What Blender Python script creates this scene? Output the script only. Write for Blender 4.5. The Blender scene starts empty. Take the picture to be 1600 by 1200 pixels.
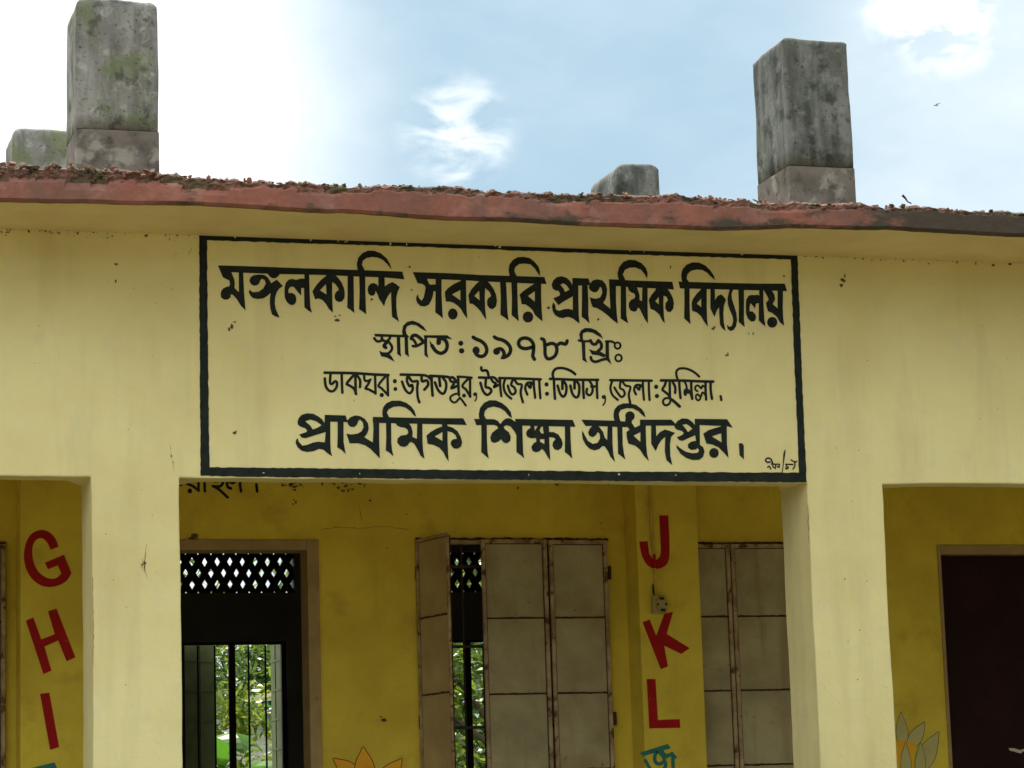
import bpy, bmesh, math, random
from mathutils import Vector, noise
from mathutils.geometry import tessellate_polygon
random.seed(7)
scene = bpy.context.scene
C = scene.collection

# ------------------------------------------------------------------ camera
YAW, PIT, ROL, FPX = 0.29191282, 0.16522977, -0.0308871, 4142.5118
CAMZ = 1.55
fwd = Vector((math.sin(YAW)*math.cos(PIT), math.cos(YAW)*math.cos(PIT), math.sin(PIT)))
rt = Vector((math.cos(YAW), -math.sin(YAW), 0)); up = rt.cross(fwd)
RT = rt*math.cos(ROL) + up*math.sin(ROL); UP = -rt*math.sin(ROL) + up*math.cos(ROL)
cam = bpy.data.cameras.new('camera'); camo = bpy.data.objects.new('camera', cam); C.objects.link(camo)
from mathutils import Matrix
m = Matrix.Identity(4)
for i in range(3):
    m[i][0] = RT[i]; m[i][1] = UP[i]; m[i][2] = -fwd[i]
m[0][3], m[1][3], m[2][3] = 0, 0, CAMZ
camo.matrix_world = m
cam.sensor_width = 36; cam.lens = FPX/1600*36; cam.clip_end = 2000; cam.clip_start = 0.05
scene.camera = camo

# ------------------------------------------------------------------ light
SUN_EL, SUN_AZ = math.radians(52), math.radians(4)     # behind the school, azimuth from +Y towards +X
sdir = Vector((math.sin(SUN_AZ)*math.cos(SUN_EL), math.cos(SUN_AZ)*math.cos(SUN_EL), math.sin(SUN_EL)))
sl = bpy.data.lights.new('sun', 'SUN'); sl.energy = 5.0; sl.angle = math.radians(0.6); sl.color = (1, .95, .86)
so = bpy.data.objects.new('sun', sl); C.objects.link(so)
so.rotation_mode = 'QUATERNION'; so.rotation_quaternion = sdir.to_track_quat('Z', 'Y')
w = bpy.data.worlds.new('World'); scene.world = w; w.use_nodes = True
N = w.node_tree.nodes; L = w.node_tree.links; N.clear()
out = N.new('ShaderNodeOutputWorld'); bg = N.new('ShaderNodeBackground')
sky = N.new('ShaderNodeTexSky'); sky.sky_type = 'NISHITA'; sky.sun_disc = False
sky.sun_elevation = SUN_EL; sky.sun_rotation = SUN_AZ; sky.air_density = 1.0; sky.dust_density = 1.6; sky.ozone_density = 1.2
bg.inputs['Strength'].default_value = 0.085
tc = N.new('ShaderNodeTexCoord')
def wmath(op, a, b=None, clamp=False):
    n = N.new('ShaderNodeMath'); n.operation = op; n.use_clamp = clamp
    for k, v in ((0, a), (1, b)):
        if v is None: continue
        if isinstance(v, (int, float)): n.inputs[k].default_value = v
        else: L.new(v, n.inputs[k])
    return n.outputs[0]
# thin cloud layer
mp = N.new('ShaderNodeMapping'); mp.inputs['Scale'].default_value = (1, 1, 2.0); mp.inputs['Location'].default_value = (.35, 0.1, .32)
L.new(tc.outputs['Generated'], mp.inputs['Vector'])
nz = N.new('ShaderNodeTexNoise'); nz.inputs['Scale'].default_value = 4.6; nz.inputs['Detail'].default_value = 7; nz.inputs['Roughness'].default_value = .52
L.new(mp.outputs[0], nz.inputs['Vector'])
def dirmask(v, lo, hi):
    vn = N.new('ShaderNodeVectorMath'); vn.operation = 'DOT_PRODUCT'; vn.inputs[1].default_value = Vector(v).normalized()
    L.new(tc.outputs['Generated'], vn.inputs[0])
    r = N.new('ShaderNodeMapRange'); r.interpolation_type = 'SMOOTHSTEP'
    r.inputs['From Min'].default_value = lo; r.inputs['From Max'].default_value = hi
    L.new(vn.outputs['Value'], r.inputs['Value']); return r.outputs[0]
def vdir(x, y):
    return (RT*((x-800)/FPX) - UP*((y-600)/FPX) + fwd).normalized()
cA = vdir(-800, 380)                                     # big cumulus bank, left
bank = dirmask(cA, .9380, .9800)
gap = dirmask(vdir(1050, 150), .925, .975)
hz = dirmask(vdir(1640, 150), .9935, .9998)
low = dirmask((0.3, 1, -.35), .50, .93)
puff = dirmask(vdir(715, 205), .99965, 1.00004)
puff2 = dirmask(vdir(1470, -10), .9994, 1.00003)
nz2 = N.new('ShaderNodeTexNoise'); nz2.inputs['Scale'].default_value = 46; nz2.inputs['Detail'].default_value = 6; nz2.inputs['Distortion'].default_value = .4; L.new(mp.outputs[0], nz2.inputs['Vector'])
n1 = wmath('SUBTRACT', nz.outputs['Fac'], .5); n2 = wmath('SUBTRACT', nz2.outputs['Fac'], .5)
def add(*a):
    r = a[0]
    for q in a[1:]: r = wmath('ADD', r, q)
    return r
def mul(a, b_): return wmath('MULTIPLY', a, b_)
def ramp(v, lo, hi):
    r = N.new('ShaderNodeMapRange'); r.interpolation_type = 'SMOOTHSTEP'; r.inputs['From Min'].default_value = lo; r.inputs['From Max'].default_value = hi
    L.new(v, r.inputs['Value']); return r.outputs[0]
# soft near cloud: a white bank to the left, a wisp in the middle, a paler veil to the right
pf = wmath('MAXIMUM', wmath('ADD', n2, .08), 0)
pf2 = wmath('MAXIMUM', wmath('ADD', n2, .05), 0)
soft = add(mul(bank, .95), mul(n1, .9), mul(n2, .10), mul(mul(puff, pf), 2.5), mul(mul(puff2, pf2), 3.6), mul(hz, .16), mul(low, .20))
soft = ramp(soft, -.06, .95)
# extra bright cumulus added outside the view, for more sky light on the wall
big = ramp(add(mul(n1, 1.6), mul(wmath('SUBTRACT', 1.0, gap), .30), mul(n2, .2), -.12), .0, .34)
mix0 = N.new('ShaderNodeMixRGB'); L.new(soft, mix0.inputs['Fac']); mix0.inputs['Color2'].default_value = (12.2, 12.6, 12.6, 1)
mix = N.new('ShaderNodeMixRGB'); L.new(mul(big, wmath('SUBTRACT', 1.0, gap)), mix.inputs['Fac']); L.new(mix0.outputs[0], mix.inputs['Color1'])
skm = N.new('ShaderNodeMixRGB'); skm.blend_type = 'MIX'; skm.inputs['Fac'].default_value = .75
skm.inputs['Color2'].default_value = (3.9, 6.2, 7.6, 1)       # thin high veil over the blue
L.new(sky.outputs[0], skm.inputs['Color1'])
L.new(skm.outputs[0], mix0.inputs['Color1']); mix.inputs['Color2'].default_value = (27, 27.2, 26.6, 1)
L.new(mix.outputs[0], bg.inputs['Color']); L.new(bg.outputs[0], out.inputs['Surface'])
scene.view_settings.view_transform = 'Standard'; scene.view_settings.look = 'None'
scene.view_settings.gamma = 1; scene.view_settings.use_curve_mapping = False
scene.view_settings.exposure = 0.30

# ------------------------------------------------------------------ helpers
def pt(x, y, Y):
    """photo pixel -> point on the plane Y"""
    d = RT*((x-800)/FPX) - UP*((y-600)/FPX) + fwd
    t = Y/d.y
    return Vector((d.x*t, Y, d.z*t + CAMZ))

def mat(name, col, rough=.85, col2=None, nscale=6, bump=.0, bscale=60, stretch=(1, 1, 1), spots=None, streak=None, metal=0, lo=.35, hi=.65, spec=.3):
    M = bpy.data.materials.new(name); M.use_nodes = True
    n = M.node_tree.nodes; l = M.node_tree.links
    b = n['Principled BSDF']; b.inputs['Roughness'].default_value = rough; b.inputs['Metallic'].default_value = metal
    b.inputs['Specular IOR Level'].default_value = spec
    t = n.new('ShaderNodeTexCoord'); mp = n.new('ShaderNodeMapping'); mp.inputs['Scale'].default_value = stretch
    l.new(t.outputs['Object'], mp.inputs['Vector'])
    cur = None
    rgb = n.new('ShaderNodeRGB'); rgb.outputs[0].default_value = (*col, 1); cur = rgb.outputs[0]
    def layer(cur, color, scale, lo, hi, vec, detail=6, amount=1.0, rough_=.6):
        z = n.new('ShaderNodeTexNoise'); z.inputs['Scale'].default_value = scale; z.inputs['Detail'].default_value = detail; z.inputs['Roughness'].default_value = rough_
        l.new(vec, z.inputs['Vector'])
        r = n.new('ShaderNodeMapRange'); r.inputs['From Min'].default_value = lo; r.inputs['From Max'].default_value = hi; r.inputs['To Max'].default_value = amount
        l.new(z.outputs['Fac'], r.inputs['Value'])
        x = n.new('ShaderNodeMixRGB'); l.new(r.outputs[0], x.inputs['Fac']); l.new(cur, x.inputs['Color1']); x.inputs['Color2'].default_value = (*color, 1)
        return x.outputs[0]
    if col2: cur = layer(cur, col2, nscale, lo, hi, mp.outputs[0])
    if streak:
        sm = n.new('ShaderNodeMapping'); sm.inputs['Scale'].default_value = (1, 1, .12); sm.inputs['Location'].default_value = (3, 1, 2); l.new(t.outputs['Object'], sm.inputs['Vector'])
        cur = layer(cur, streak[0], streak[1], streak[2], streak[3], sm.outputs[0], amount=streak[4])
    if spots:
        for sp in spots:
            cur = layer(cur, sp[0], sp[1], sp[2], sp[3], t.outputs['Object'], amount=sp[4])
    l.new(cur, b.inputs['Base Color'])
    if bump:
        z = n.new('ShaderNodeTexNoise'); z.inputs['Scale'].default_value = bscale; z.inputs['Detail'].default_value = 8
        z2 = n.new('ShaderNodeTexNoise'); z2.inputs['Scale'].default_value = bscale*.09; z2.inputs['Detail'].default_value = 3
        l.new(t.outputs['Object'], z.inputs['Vector']); l.new(t.outputs['Object'], z2.inputs['Vector'])
        ad = n.new('ShaderNodeMath'); ad.operation = 'MULTIPLY_ADD'; l.new(z2.outputs['Fac'], ad.inputs[0]); ad.inputs[1].default_value = 5; l.new(z.outputs['Fac'], ad.inputs[2])
        bp = n.new('ShaderNodeBump'); bp.inputs['Strength'].default_value = bump; bp.inputs['Distance'].default_value = .004
        l.new(ad.outputs[0], bp.inputs['Height']); l.new(bp.outputs[0], b.inputs['Normal'])
    return M

M_cream = mat('cream_paint', (.78, .69, .345), .85, (.69, .59, .27), 1.4, .5, 48, lo=.40, hi=.68,
              streak=((.50, .41, .20), 4.5, .52, .78, .5), spots=[((.22, .16, .08), 26, .73, .80, .7), ((.64, .60, .40), 9, .55, .75, .5)])
M_soffit = mat('cream_soffit_paint', (.76, .63, .34), .85, (.68, .54, .28), 3.5, .4, 40, spots=[((.18, .13, .07), 22, .71, .79, .7)])
M_yellow = mat('yellow_paint', (.79, .62, .065), .75, (.66, .49, .05), 3.0, .3, 60,
               streak=((.38, .28, .05), 4.0, .58, .8, .5), spots=[((.12, .08, .02), 24, .72, .79, .7), ((.46, .30, .04), 5, .55, .75, .6)])
M_inner = mat('room_plaster', (.20, .20, .17), .9, (.15, .15, .12), 3)  # room's shade put into the colour; the real paint is lighter
M_red = mat('red_oxide_fascia', (.30, .112, .080), .9, (.20, .088, .066), 5, .9, 45, (1, 1, .5),
            streak=((.12, .09, .075), 5.0, .50, .70, .55), spots=[((.50, .26, .21), 6, .55, .75, .5), ((.20, .11, .09), 10, .60, .70, .5)])
def mould(M):
    n = M.node_tree.nodes; l = M.node_tree.links; bs = n['Principled BSDF']; cur = bs.inputs['Base Color'].links[0].from_socket
    t = n.new('ShaderNodeTexCoord'); sp = n.new('ShaderNodeSeparateXYZ'); l.new(t.outputs['Object'], sp.inputs[0])
    mpp = n.new('ShaderNodeMapping'); mpp.inputs['Scale'].default_value = (1, 1, 2.2); l.new(t.outputs['Object'], mpp.inputs['Vector'])
    z = n.new('ShaderNodeTexNoise'); z.inputs['Scale'].default_value = 4.2; z.inputs['Detail'].default_value = 8; z.inputs['Roughness'].default_value = .65; l.new(mpp.outputs[0], z.inputs['Vector'])
    def mr(sock, a, b_, c, d):
        r = n.new('ShaderNodeMapRange'); r.interpolation_type = 'SMOOTHSTEP'; r.inputs['From Min'].default_value = a; r.inputs['From Max'].default_value = b_; r.inputs['To Min'].default_value = c; r.inputs['To Max'].default_value = d
        l.new(sock, r.inputs['Value']); return r.outputs[0]
    def add(a, b_):
        q = n.new('ShaderNodeMath'); q.operation = 'ADD'; l.new(a, q.inputs[0]); l.new(b_, q.inputs[1]); return q.outputs[0]
    v = add(z.outputs['Fac'], mr(sp.outputs[0], 4.3, 5.4, 0, .26))     # the right end of the edge is overgrown
    v = add(v, mr(sp.outputs[2], 4.125, 4.085, 0, .10)); v = add(v, mr(sp.outputs[2], 4.165, 4.21, 0, .11))
    v = add(v, mr(sp.outputs[0], 2.2, 4.4, -.04, .04))
    f = mr(v, .56, .70, 0, .92)
    x = n.new('ShaderNodeMixRGB'); l.new(f, x.inputs['Fac']); l.new(cur, x.inputs['Color1']); x.inputs['Color2'].default_value = (.055, .048, .035, 1); l.new(x.outputs[0], bs.inputs['Base Color'])
mould(M_red)
M_roof = mat('weathered_roof', (.22, .15, .11), .95, (.10, .11, .05), 7, .9, 30)
M_chip = mat('brick_rubble', (.27, .12, .085), .95, (.10, .065, .045), 9, .5, 60, spots=[((.42, .28, .21), 12, .58, .70, .8), ((.10, .12, .045), 5, .55, .68, .85)])
M_moss = mat('dry_moss', (.085, .09, .03), 1, (.15, .11, .05), 12)
M_conc = mat('weathered_concrete', (.185, .19, .175), .95, (.10, .10, .09), 5.5, 1.0, 38, (1, 1, .32), lo=.42, hi=.62,
             streak=((.045, .048, .044), 14, .46, .64, .75), spots=[((.12, .145, .10), 3.4, .54, .66, .5), ((.27, .28, .26), 16, .55, .68, .5), ((.03, .032, .03), 9, .52, .66, .8), ((.02, .02, .018), 55, .60, .67, .7)])
M_conc2 = mat('weathered_concrete_mossy', (.29, .28, .26), .95, (.16, .155, .14), 5.5, 1.0, 38, (1, 1, .32), lo=.42, hi=.62,
             streak=((.08, .078, .068), 14, .46, .66, .7), spots=[((.42, .41, .39), 14, .55, .67, .55), ((.135, .165, .075), 4.2, .49, .62, .75), ((.05, .05, .042), 11, .55, .66, .75), ((.03, .03, .025), 55, .60, .67, .7)])
M_concb = mat('brown_concrete_base', (.175, .145, .125), .95, (.10, .09, .075), 6, 1.0, 38, lo=.42, hi=.6, spots=[((.34, .31, .26), 9, .54, .64, .7), ((.06, .055, .045), 16, .56, .66, .8)])
M_black = mat('black_sign_paint', (.012, .016, .014), .8, (.022, .027, .023), 20, .15, 80, spec=.1)
M_letred = mat('red_letter_paint', (.42, .010, .010), .6, (.34, .008, .009), 14, .15, 80, spec=.12, spots=[((.60, .42, .08), 45, .68, .72, .6), ((.30, .02, .01), 6, .5, .7, .6)])
M_teal = mat('teal_letter_paint', (.02, .15, .17), .5, (.02, .20, .12), 12)
M_pink = mat('door_frame_paint', (.42, .30, .13), .7, (.32, .21, .09), 7, .4, 50, spots=[((.09, .05, .03), 20, .66, .76, .8)])
M_panel = mat('shutter_sheet_paint', (.45, .385, .22), .6, (.31, .26, .14), 4.0, .6, 12, lo=.38, hi=.66,
              streak=((.24, .16, .08), 9, .55, .75, .6), spots=[((.10, .05, .025), 22, .67, .74, .85), ((.28, .19, .09), 3.2, .52, .72, .6)])
M_panel2 = mat('folded_shutter_paint', (.48, .37, .19), .6, (.36, .26, .13), 3.2, .35, 12, spots=[((.10, .05, .03), 16, .70, .76, .9)])
M_frame = mat('rusty_frame_paint', (.46, .34, .20), .65, (.26, .16, .09), 9, .6, 50, lo=.42, hi=.62, spots=[((.07, .03, .015), 17, .56, .64, .9)])
M_rust = mat('rust', (.045, .022, .014), .95, (.09, .04, .02), 20, .6, 70)
M_grille = mat('dark_grille', (.03, .03, .028), .7, (.06, .04, .03), 30)
M_maroon = mat('maroon_door_paint', (.026, .006, .007), .6, (.016, .005, .005), 4, spec=.15)
M_bird = mat('bird_plumage', (.42, .44, .46), .9)
M_white = mat('chipped_white', (.6, .52, .4), .8)
M_socket = mat('old_socket_plastic', (.46, .37, .13), .5, (.36, .29, .12), 30)
M_dark = mat('socket_holes', (.01, .009, .008), .6)
M_pipe = mat('painted_conduit', (.60, .46, .08), .5, (.48, .34, .07), 20)
M_orange = mat('orange_petal_paint', (.85, .34, .015), .6, (.88, .50, .02), 9)
M_brownline = mat('brown_line_paint', (.16, .035, .01), .6)
M_greyp = mat('grey_petal_paint', (.58, .52, .22), .7, (.50, .44, .15), 8, spots=[((.05, .04, .02), 30, .72, .78, .8)])
M_greyline = mat('dark_outline_paint', (.14, .105, .035), .7)
M_spot = mat('dirt_marks', (.07, .05, .025), 1, (.14, .10, .05), 40)
M_bark = mat('tree_bark', (.12, .09, .06), .95, (.07, .055, .04), 8)
M_ground = mat('earth_and_grass', (.155, .14, .065), 1, (.20, .16, .095), 1.2)
M_floor = mat('verandah_floor', (.28, .26, .22), .9, (.22, .20, .17), 3)
M_wallw = mat('white_house_wall', (.8, .8, .78), .8, (.7, .7, .68), 4)
M_blue = mat('blue_paint', (.03, .16, .45), .6)
M_shutg = mat('grey_green_shutter', (.24, .29, .13), .7, (.17, .21, .09), 6)

def leafmat(name, a, b):
    M = bpy.data.materials.new(name); M.use_nodes = True
    n = M.node_tree.nodes; l = M.node_tree.links; n.clear()
    o = n.new('ShaderNodeOutputMaterial'); d = n.new('ShaderNodeBsdfDiffuse'); t = n.new('ShaderNodeBsdfTranslucent')
    g = n.new('ShaderNodeBsdfGlossy'); g.inputs['Roughness'].default_value = .35
    ge = n.new('ShaderNodeNewGeometry'); r = n.new('ShaderNodeValToRGB'); l.new(ge.outputs['Random Per Island'], r.inputs[0])
    r.color_ramp.elements[0].color = (*a, 1); r.color_ramp.elements[1].color = (*b, 1)
    m1 = n.new('ShaderNodeMixShader'); m1.inputs[0].default_value = .5; m2 = n.new('ShaderNodeMixShader'); m2.inputs[0].default_value = .04
    l.new(r.outputs[0], d.inputs[0]); l.new(r.outputs[0], t.inputs[0]); l.new(d.outputs[0], m1.inputs[1]); l.new(t.outputs[0], m1.inputs[2])
    l.new(m1.outputs[0], m2.inputs[1]); l.new(g.outputs[0], m2.inputs[2]); l.new(m2.outputs[0], o.inputs[0]); return M
M_leaf = leafmat('sunlit_leaves', (.07, .17, .012), (.36, .42, .06))
M_leafd = leafmat('dark_leaves', (.03, .09, .015), (.13, .20, .035))
M_banana = leafmat('banana_leaves', (.06, .20, .015), (.12, .28, .025))

def mesh(name, verts, faces, m, parent=None, smooth=False):
    me = bpy.data.meshes.new(name); me.from_pydata([tuple(v) for v in verts], [], faces); me.materials.append(m)
    if smooth:
        for p in me.polygons: p.use_smooth = True
    o = bpy.data.objects.new(name, me); C.objects.link(o)
    if parent: o.parent = parent
    return o
def bmobj(name, bm, m, parent=None, smooth=False):
    me = bpy.data.meshes.new(name); bmesh.ops.recalc_face_normals(bm, faces=bm.faces); bm.to_mesh(me); bm.free(); me.materials.append(m)
    if smooth:
        for p in me.polygons: p.use_smooth = True
    o = bpy.data.objects.new(name, me); C.objects.link(o)
    if parent: o.parent = parent
    return o
def empty(name, loc, label, cat, group=None):
    o = bpy.data.objects.new(name, None); C.objects.link(o); o.location = loc; o.empty_display_size = .2
    tag(o, label, cat, group); return o
def tag(o, label=None, cat=None, group=None, kind=None):
    if label: o['label'] = label
    if cat: o['category'] = cat
    if group: o['group'] = group
    if kind: o['kind'] = kind
    return o
def addbox(bm, x0, x1, y0, y1, z0, z1, bev=0):
    vs = [bm.verts.new((x, y, z)) for x in (x0, x1) for y in (y0, y1) for z in (z0, z1)]
    fs = [(0, 1, 3, 2), (4, 6, 7, 5), (0, 4, 5, 1), (2, 3, 7, 6), (0, 2, 6, 4), (1, 5, 7, 3)]
    F = [bm.faces.new([vs[i] for i in f]) for f in fs]
    if bev:
        es = set(e for f in F for e in f.edges)
        bmesh.ops.bevel(bm, geom=list(es), offset=bev, segments=2, affect='EDGES', profile=.6)
    return vs
def box(name, x0, x1, y0, y1, z0, z1, m, parent=None, bev=0):
    bm = bmesh.new(); addbox(bm, x0, x1, y0, y1, z0, z1, bev); return bmobj(name, bm, m, parent)
def reparent_local(root):
    """children were built in world space: keep them there under a moved Empty"""
    inv = Matrix.Translation(root.location).inverted()
    for c in root.children: c.matrix_parent_inverse = inv

def wob(v, amp=.003, f=2.2, seed=0.0):
    return noise.noise(Vector((v[0]*f+seed, v[1]*f, v[2]*f)))*amp + noise.noise(Vector((v[0]*f*5+seed, v[1]*f*5, v[2]*f*5+9)))*amp*.45

def wall_with_openings(name, xs, zs, holes, y0, y1f, m, parent, step=.09, bev=.012, amp=.006):
    """solid wall between y0 and y1, openings = (x0,x1,z0,z1); wavering plaster edges"""
    def lines(base, extra):
        s = sorted(set([round(b, 4) for b in base] + [round(e, 4) for e in extra])); r = []
        for a, b in zip(s, s[1:]):
            k = max(1, int(round((b-a)/step)))
            r += [a+(b-a)*i/k for i in range(k)]
        return r+[s[-1]]
    X = lines(xs, [h[0] for h in holes]+[h[1] for h in holes]); Z = lines(zs, [h[2] for h in holes]+[h[3] for h in holes])
    def solid(i, j):
        if i < 0 or j < 0 or i >= len(X)-1 or j >= len(Z)-1: return False
        cx = (X[i]+X[i+1])/2; cz = (Z[j]+Z[j+1])/2
        return not any(h[0] < cx < h[1] and h[2] < cz < h[3] for h in holes)
    bm = bmesh.new(); vf = {}; vb = {}
    hx = set([round(h[k], 4) for h in holes for k in (0, 1)]); hz = set([round(h[k], 4) for h in holes for k in (2, 3)])
    def V(d, i, j, y):
        if (i, j) not in d:
            x, z = X[i], Z[j]
            dx = dz = 0
            if round(x, 4) in hx: dx = wob((x, 3.1, z), amp, 1.8)
            if round(z, 4) in hz: dz = wob((x, 7.7, z), amp, 1.8)
            yy = y1f(x, z) if y is None else y
            d[(i, j)] = bm.verts.new((x+dx, yy, z+dz))
        return d[(i, j)]
    for i in range(len(X)-1):
        for j in range(len(Z)-1):
            if not solid(i, j): continue
            bm.faces.new([V(vf, i, j, y0), V(vf, i+1, j, y0), V(vf, i+1, j+1, y0), V(vf, i, j+1, y0)])
            bm.faces.new([V(vb, i, j, None), V(vb, i, j+1, None), V(vb, i+1, j+1, None), V(vb, i+1, j, None)])
            for (di, dj, a, b) in ((-1, 0, (0, 0), (0, 1)), (1, 0, (1, 1), (1, 0)), (0, -1, (1, 0), (0, 0)), (0, 1, (0, 1), (1, 1))):
                if not solid(i+di, j+dj):
                    A = (i+a[0], j+a[1]); B = (i+b[0], j+b[1])
                    bm.faces.new([V(vf, *A, y0), V(vf, *B, y0), V(vb, *B, None), V(vb, *A, None)])
    bmesh.ops.recalc_face_normals(bm, faces=bm.faces)
    if bev:
        es = [e for e in bm.edges if len(e.link_faces) == 2 and e.calc_face_angle(0) > 1.2]
        bmesh.ops.bevel(bm, geom=es, offset=bev, segments=2, affect='EDGES', profile=.5)
    o = bmobj(name, bm, m, parent)
    return o

# ------------------------------------------------------------------ ground
def quad(name, x0, x1, y0, y1, z, m):
    return mesh(name, [(x0, y0, z), (x1, y0, z), (x1, y1, z), (x0, y1, z)], [(0, 1, 2, 3)], m)
tag(quad('ground', -600, 600, -600, 600, 0, M_ground), kind='structure')

# ------------------------------------------------------------------ school
YF = 11.0; YB = 13.37; YR = 18.5
P0, PER, PW = 1.464, 3.217, .370
school = empty('school_building', (3.2, 11, 0), 'single storey cream school building with red roof edge, deep verandah and concrete roof stubs', 'building')
n0, n1 = -2, 3
XL = P0 + PER*n0 - .0; XR = P0 + PER*n1 + PW
holes = [(P0+PER*k+PW, P0+PER*(k+1), .30, 3.038) for k in range(n0, n1)]
def backy(x, z):
    f = ((x-P0) % PER)
    return YF+.125 if (z > 3.03 and f > PW+.01 and f < PER-.01) else YF+.32
wall = wall_with_openings('front_wall', [XL, XR], [0, 3.2, 4.12], holes, YF, backy, M_cream, school, bev=.007)
# verandah floor / plinth
box('plinth', XL-.1, XR+.1, YF-.15, YR+.2, .004, .30, M_floor, school, .01)

# back wall with door and window openings
def back_holes():
    h = []
    for k in range(n0, n1):
        o = PER*k
        if k in (0,):
            h.append((2.10, 2.925, .302, 3.030)); h.append((3.467, 4.510, 1.15, 3.045))
        elif k == 1:
            h.append((4.995, 5.86, 1.15, 3.030)); h.append((6.46, 7.45, .302, 3.000))
        elif k == -1:
            h.append((.32, 1.345, 1.15, 3.030)); h.append((-1.1, -.25, .302, 3.03))
        else:
            h.append((2.1+o, 2.925+o, .302, 3.030)); h.append((3.467+o, 4.45+o, 1.15, 3.03))
    return h
bw = wall_with_openings('back_wall', [XL, XR], [.30, 4.085], back_holes(), YB, lambda x, z: YB+.15, M_yellow, school, step=.16, bev=.006, amp=.004)
# pilasters of the back wall
for k in range(n0, n1+1):
    xa = 4.618+PER*(k-1)
    bm = bmesh.new(); addbox(bm, xa, xa+.345, YB-.20, YB-.001, .301, 4.084, .008)
    o = bmobj('pilaster', bm, M_yellow, school)
# end walls and partition
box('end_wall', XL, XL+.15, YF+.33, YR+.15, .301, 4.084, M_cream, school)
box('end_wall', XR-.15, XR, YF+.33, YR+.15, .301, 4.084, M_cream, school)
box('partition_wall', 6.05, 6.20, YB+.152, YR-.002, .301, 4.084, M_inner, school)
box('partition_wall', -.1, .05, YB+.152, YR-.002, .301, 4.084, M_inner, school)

# rear wall of the classroom: two windows with ventilation lattices above them
rear_h = [(3.075, 3.835, 1.2, 2.893), (4.80, 5.56, 1.2, 2.893), (3.0, 3.90, 3.235, 3.53), (4.76, 5.62, 3.235, 3.53)]
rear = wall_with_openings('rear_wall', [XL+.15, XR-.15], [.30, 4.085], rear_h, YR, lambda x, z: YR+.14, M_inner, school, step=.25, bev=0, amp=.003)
def lattice(x0, x1, z0, z1):
    """pierced cement ventilator: rows of rounded diamond holes"""
    y0, y1 = YR+.05, YR+.075
    P = .0905; R = .080
    bm = bmesh.new()
    nx = int((x1-x0)/(P/2)); nz = 4
    # build as crossing slabs leaving diamond holes
    cx = (x0+x1)/2
    for s_ in (-1, 1):
        k0 = -40
        for k in range(-40, 40):
            # diagonal bar line: z = z0 + s*(x - xk)*slope
            slope = R*2/P
            xk = x0 + k*P
            pts = []
            A = Vector((xk, 0, z0)); D = Vector((1, 0, s_*slope)).normalized()
            if s_ < 0: A = Vector((xk, 0, z1))
            # clip to rectangle
            Lm = (z1-z0)/abs(D.z)
            ta, tb = 0, Lm
            xa, xb = A.x, A.x+D.x*Lm
            if xb < x0 or xa > x1: continue
            if xa < x0: ta = (x0-xa)/D.x
            if xb > x1: tb = (x1-A.x)/D.x
            a = A+D*ta; b = A+D*tb; nrm = Vector((-D.z, 0, D.x))*random.uniform(.0215, .0255)
            ya = y0 if s_ > 0 else y0+.006; yb = y1 if s_ > 0 else y1-.004
            q = [a-nrm, b-nrm, b+nrm, a+nrm]
            vs = [bm.verts.new((p.x, yy, p.z)) for yy in (ya, yb) for p in q]
            for f in ((0, 1, 2, 3), (7, 6, 5, 4), (0, 4, 5, 1), (1, 5, 6, 2), (2, 6, 7, 3), (3, 7, 4, 0)):
                bm.faces.new([vs[i] for i in f])
    return bmobj('ventilation_lattice', bm, M_grille, school)
lattice(3.0, 3.90, 3.235, 3.53); lattice(4.76, 5.62, 3.235, 3.53)

# rear classroom windows: frame, mullion, bars, open shutters
def rear_window(x0, x1, z0, z1):
    f = bmesh.new(); t = .035
    addbox(f, x0, x0+t, YR+.03, YR+.07, z0, z1); addbox(f, x1-t, x1, YR+.03, YR+.07, z0, z1)
    addbox(f, x0+t, x1-t, YR+.03, YR+.07, z1-.02, z1); addbox(f, x0+t, x1-t, YR+.03, YR+.07, z0, z0+t)
    wn = bmobj('rear_window', f, M_grille, school)
    c = x0+(x1-x0)*.49
    box('mullion', c-.022, c+.022, YR+.028, YR+.068, z0+t, z1-.02, M_grille, wn)
    sp = .118
    for k in (-2, -1, 1, 2):
        bm = bmesh.new(); bmesh.ops.create_cone(bm, segments=8, radius1=.007, radius2=.007, depth=z1-z0-.05, cap_ends=True,
                                               matrix=Matrix.Translation((c+k*sp*(1.02), YR+.05, (z0+z1)/2)))
        bmobj('bar', bm, M_grille, wn)
    for s_, hx, ang in ((-1, x0, math.radians(36)), (1, x1, math.radians(88))):
        W = .37; bm = bmesh.new()
        d = Vector((math.cos(ang), math.sin(ang), 0)) if s_ < 0 else Vector((-math.cos(ang), math.sin(ang), 0))
        nn = Vector((-d.y, d.x, 0))*.006; H = Vector((hx, YR+.14, 0))
        def slab(u0, u1, za, zb, th):
            q = [H+d*u0-nn*th, H+d*u1-nn*th, H+d*u1+nn*th, H+d*u0+nn*th]
            vs = [bm.verts.new((p.x, p.y, zz)) for zz in (za, zb) for p in q]
            for fc in ((3, 2, 1, 0), (4, 5, 6, 7), (0, 1, 5, 4), (1, 2, 6, 5), (2, 3, 7, 6), (3, 0, 4, 7)): bm.faces.new([vs[i] for i in fc])
        slab(0, W, z0, z1, .5)
        z = z0+.1
        while z < z1:
            slab(.01, W-.01, z, z+.012, 1.6); z += .21
        slab(W*.6, W*.6+.012, z0, z1, 1.5)
        bmobj('shutter', bm, M_shutg, wn)
    return wn
rear_window(3.075, 3.835, 1.2, 2.893); rear_window(4.80, 5.56, 1.2, 2.893)

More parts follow.
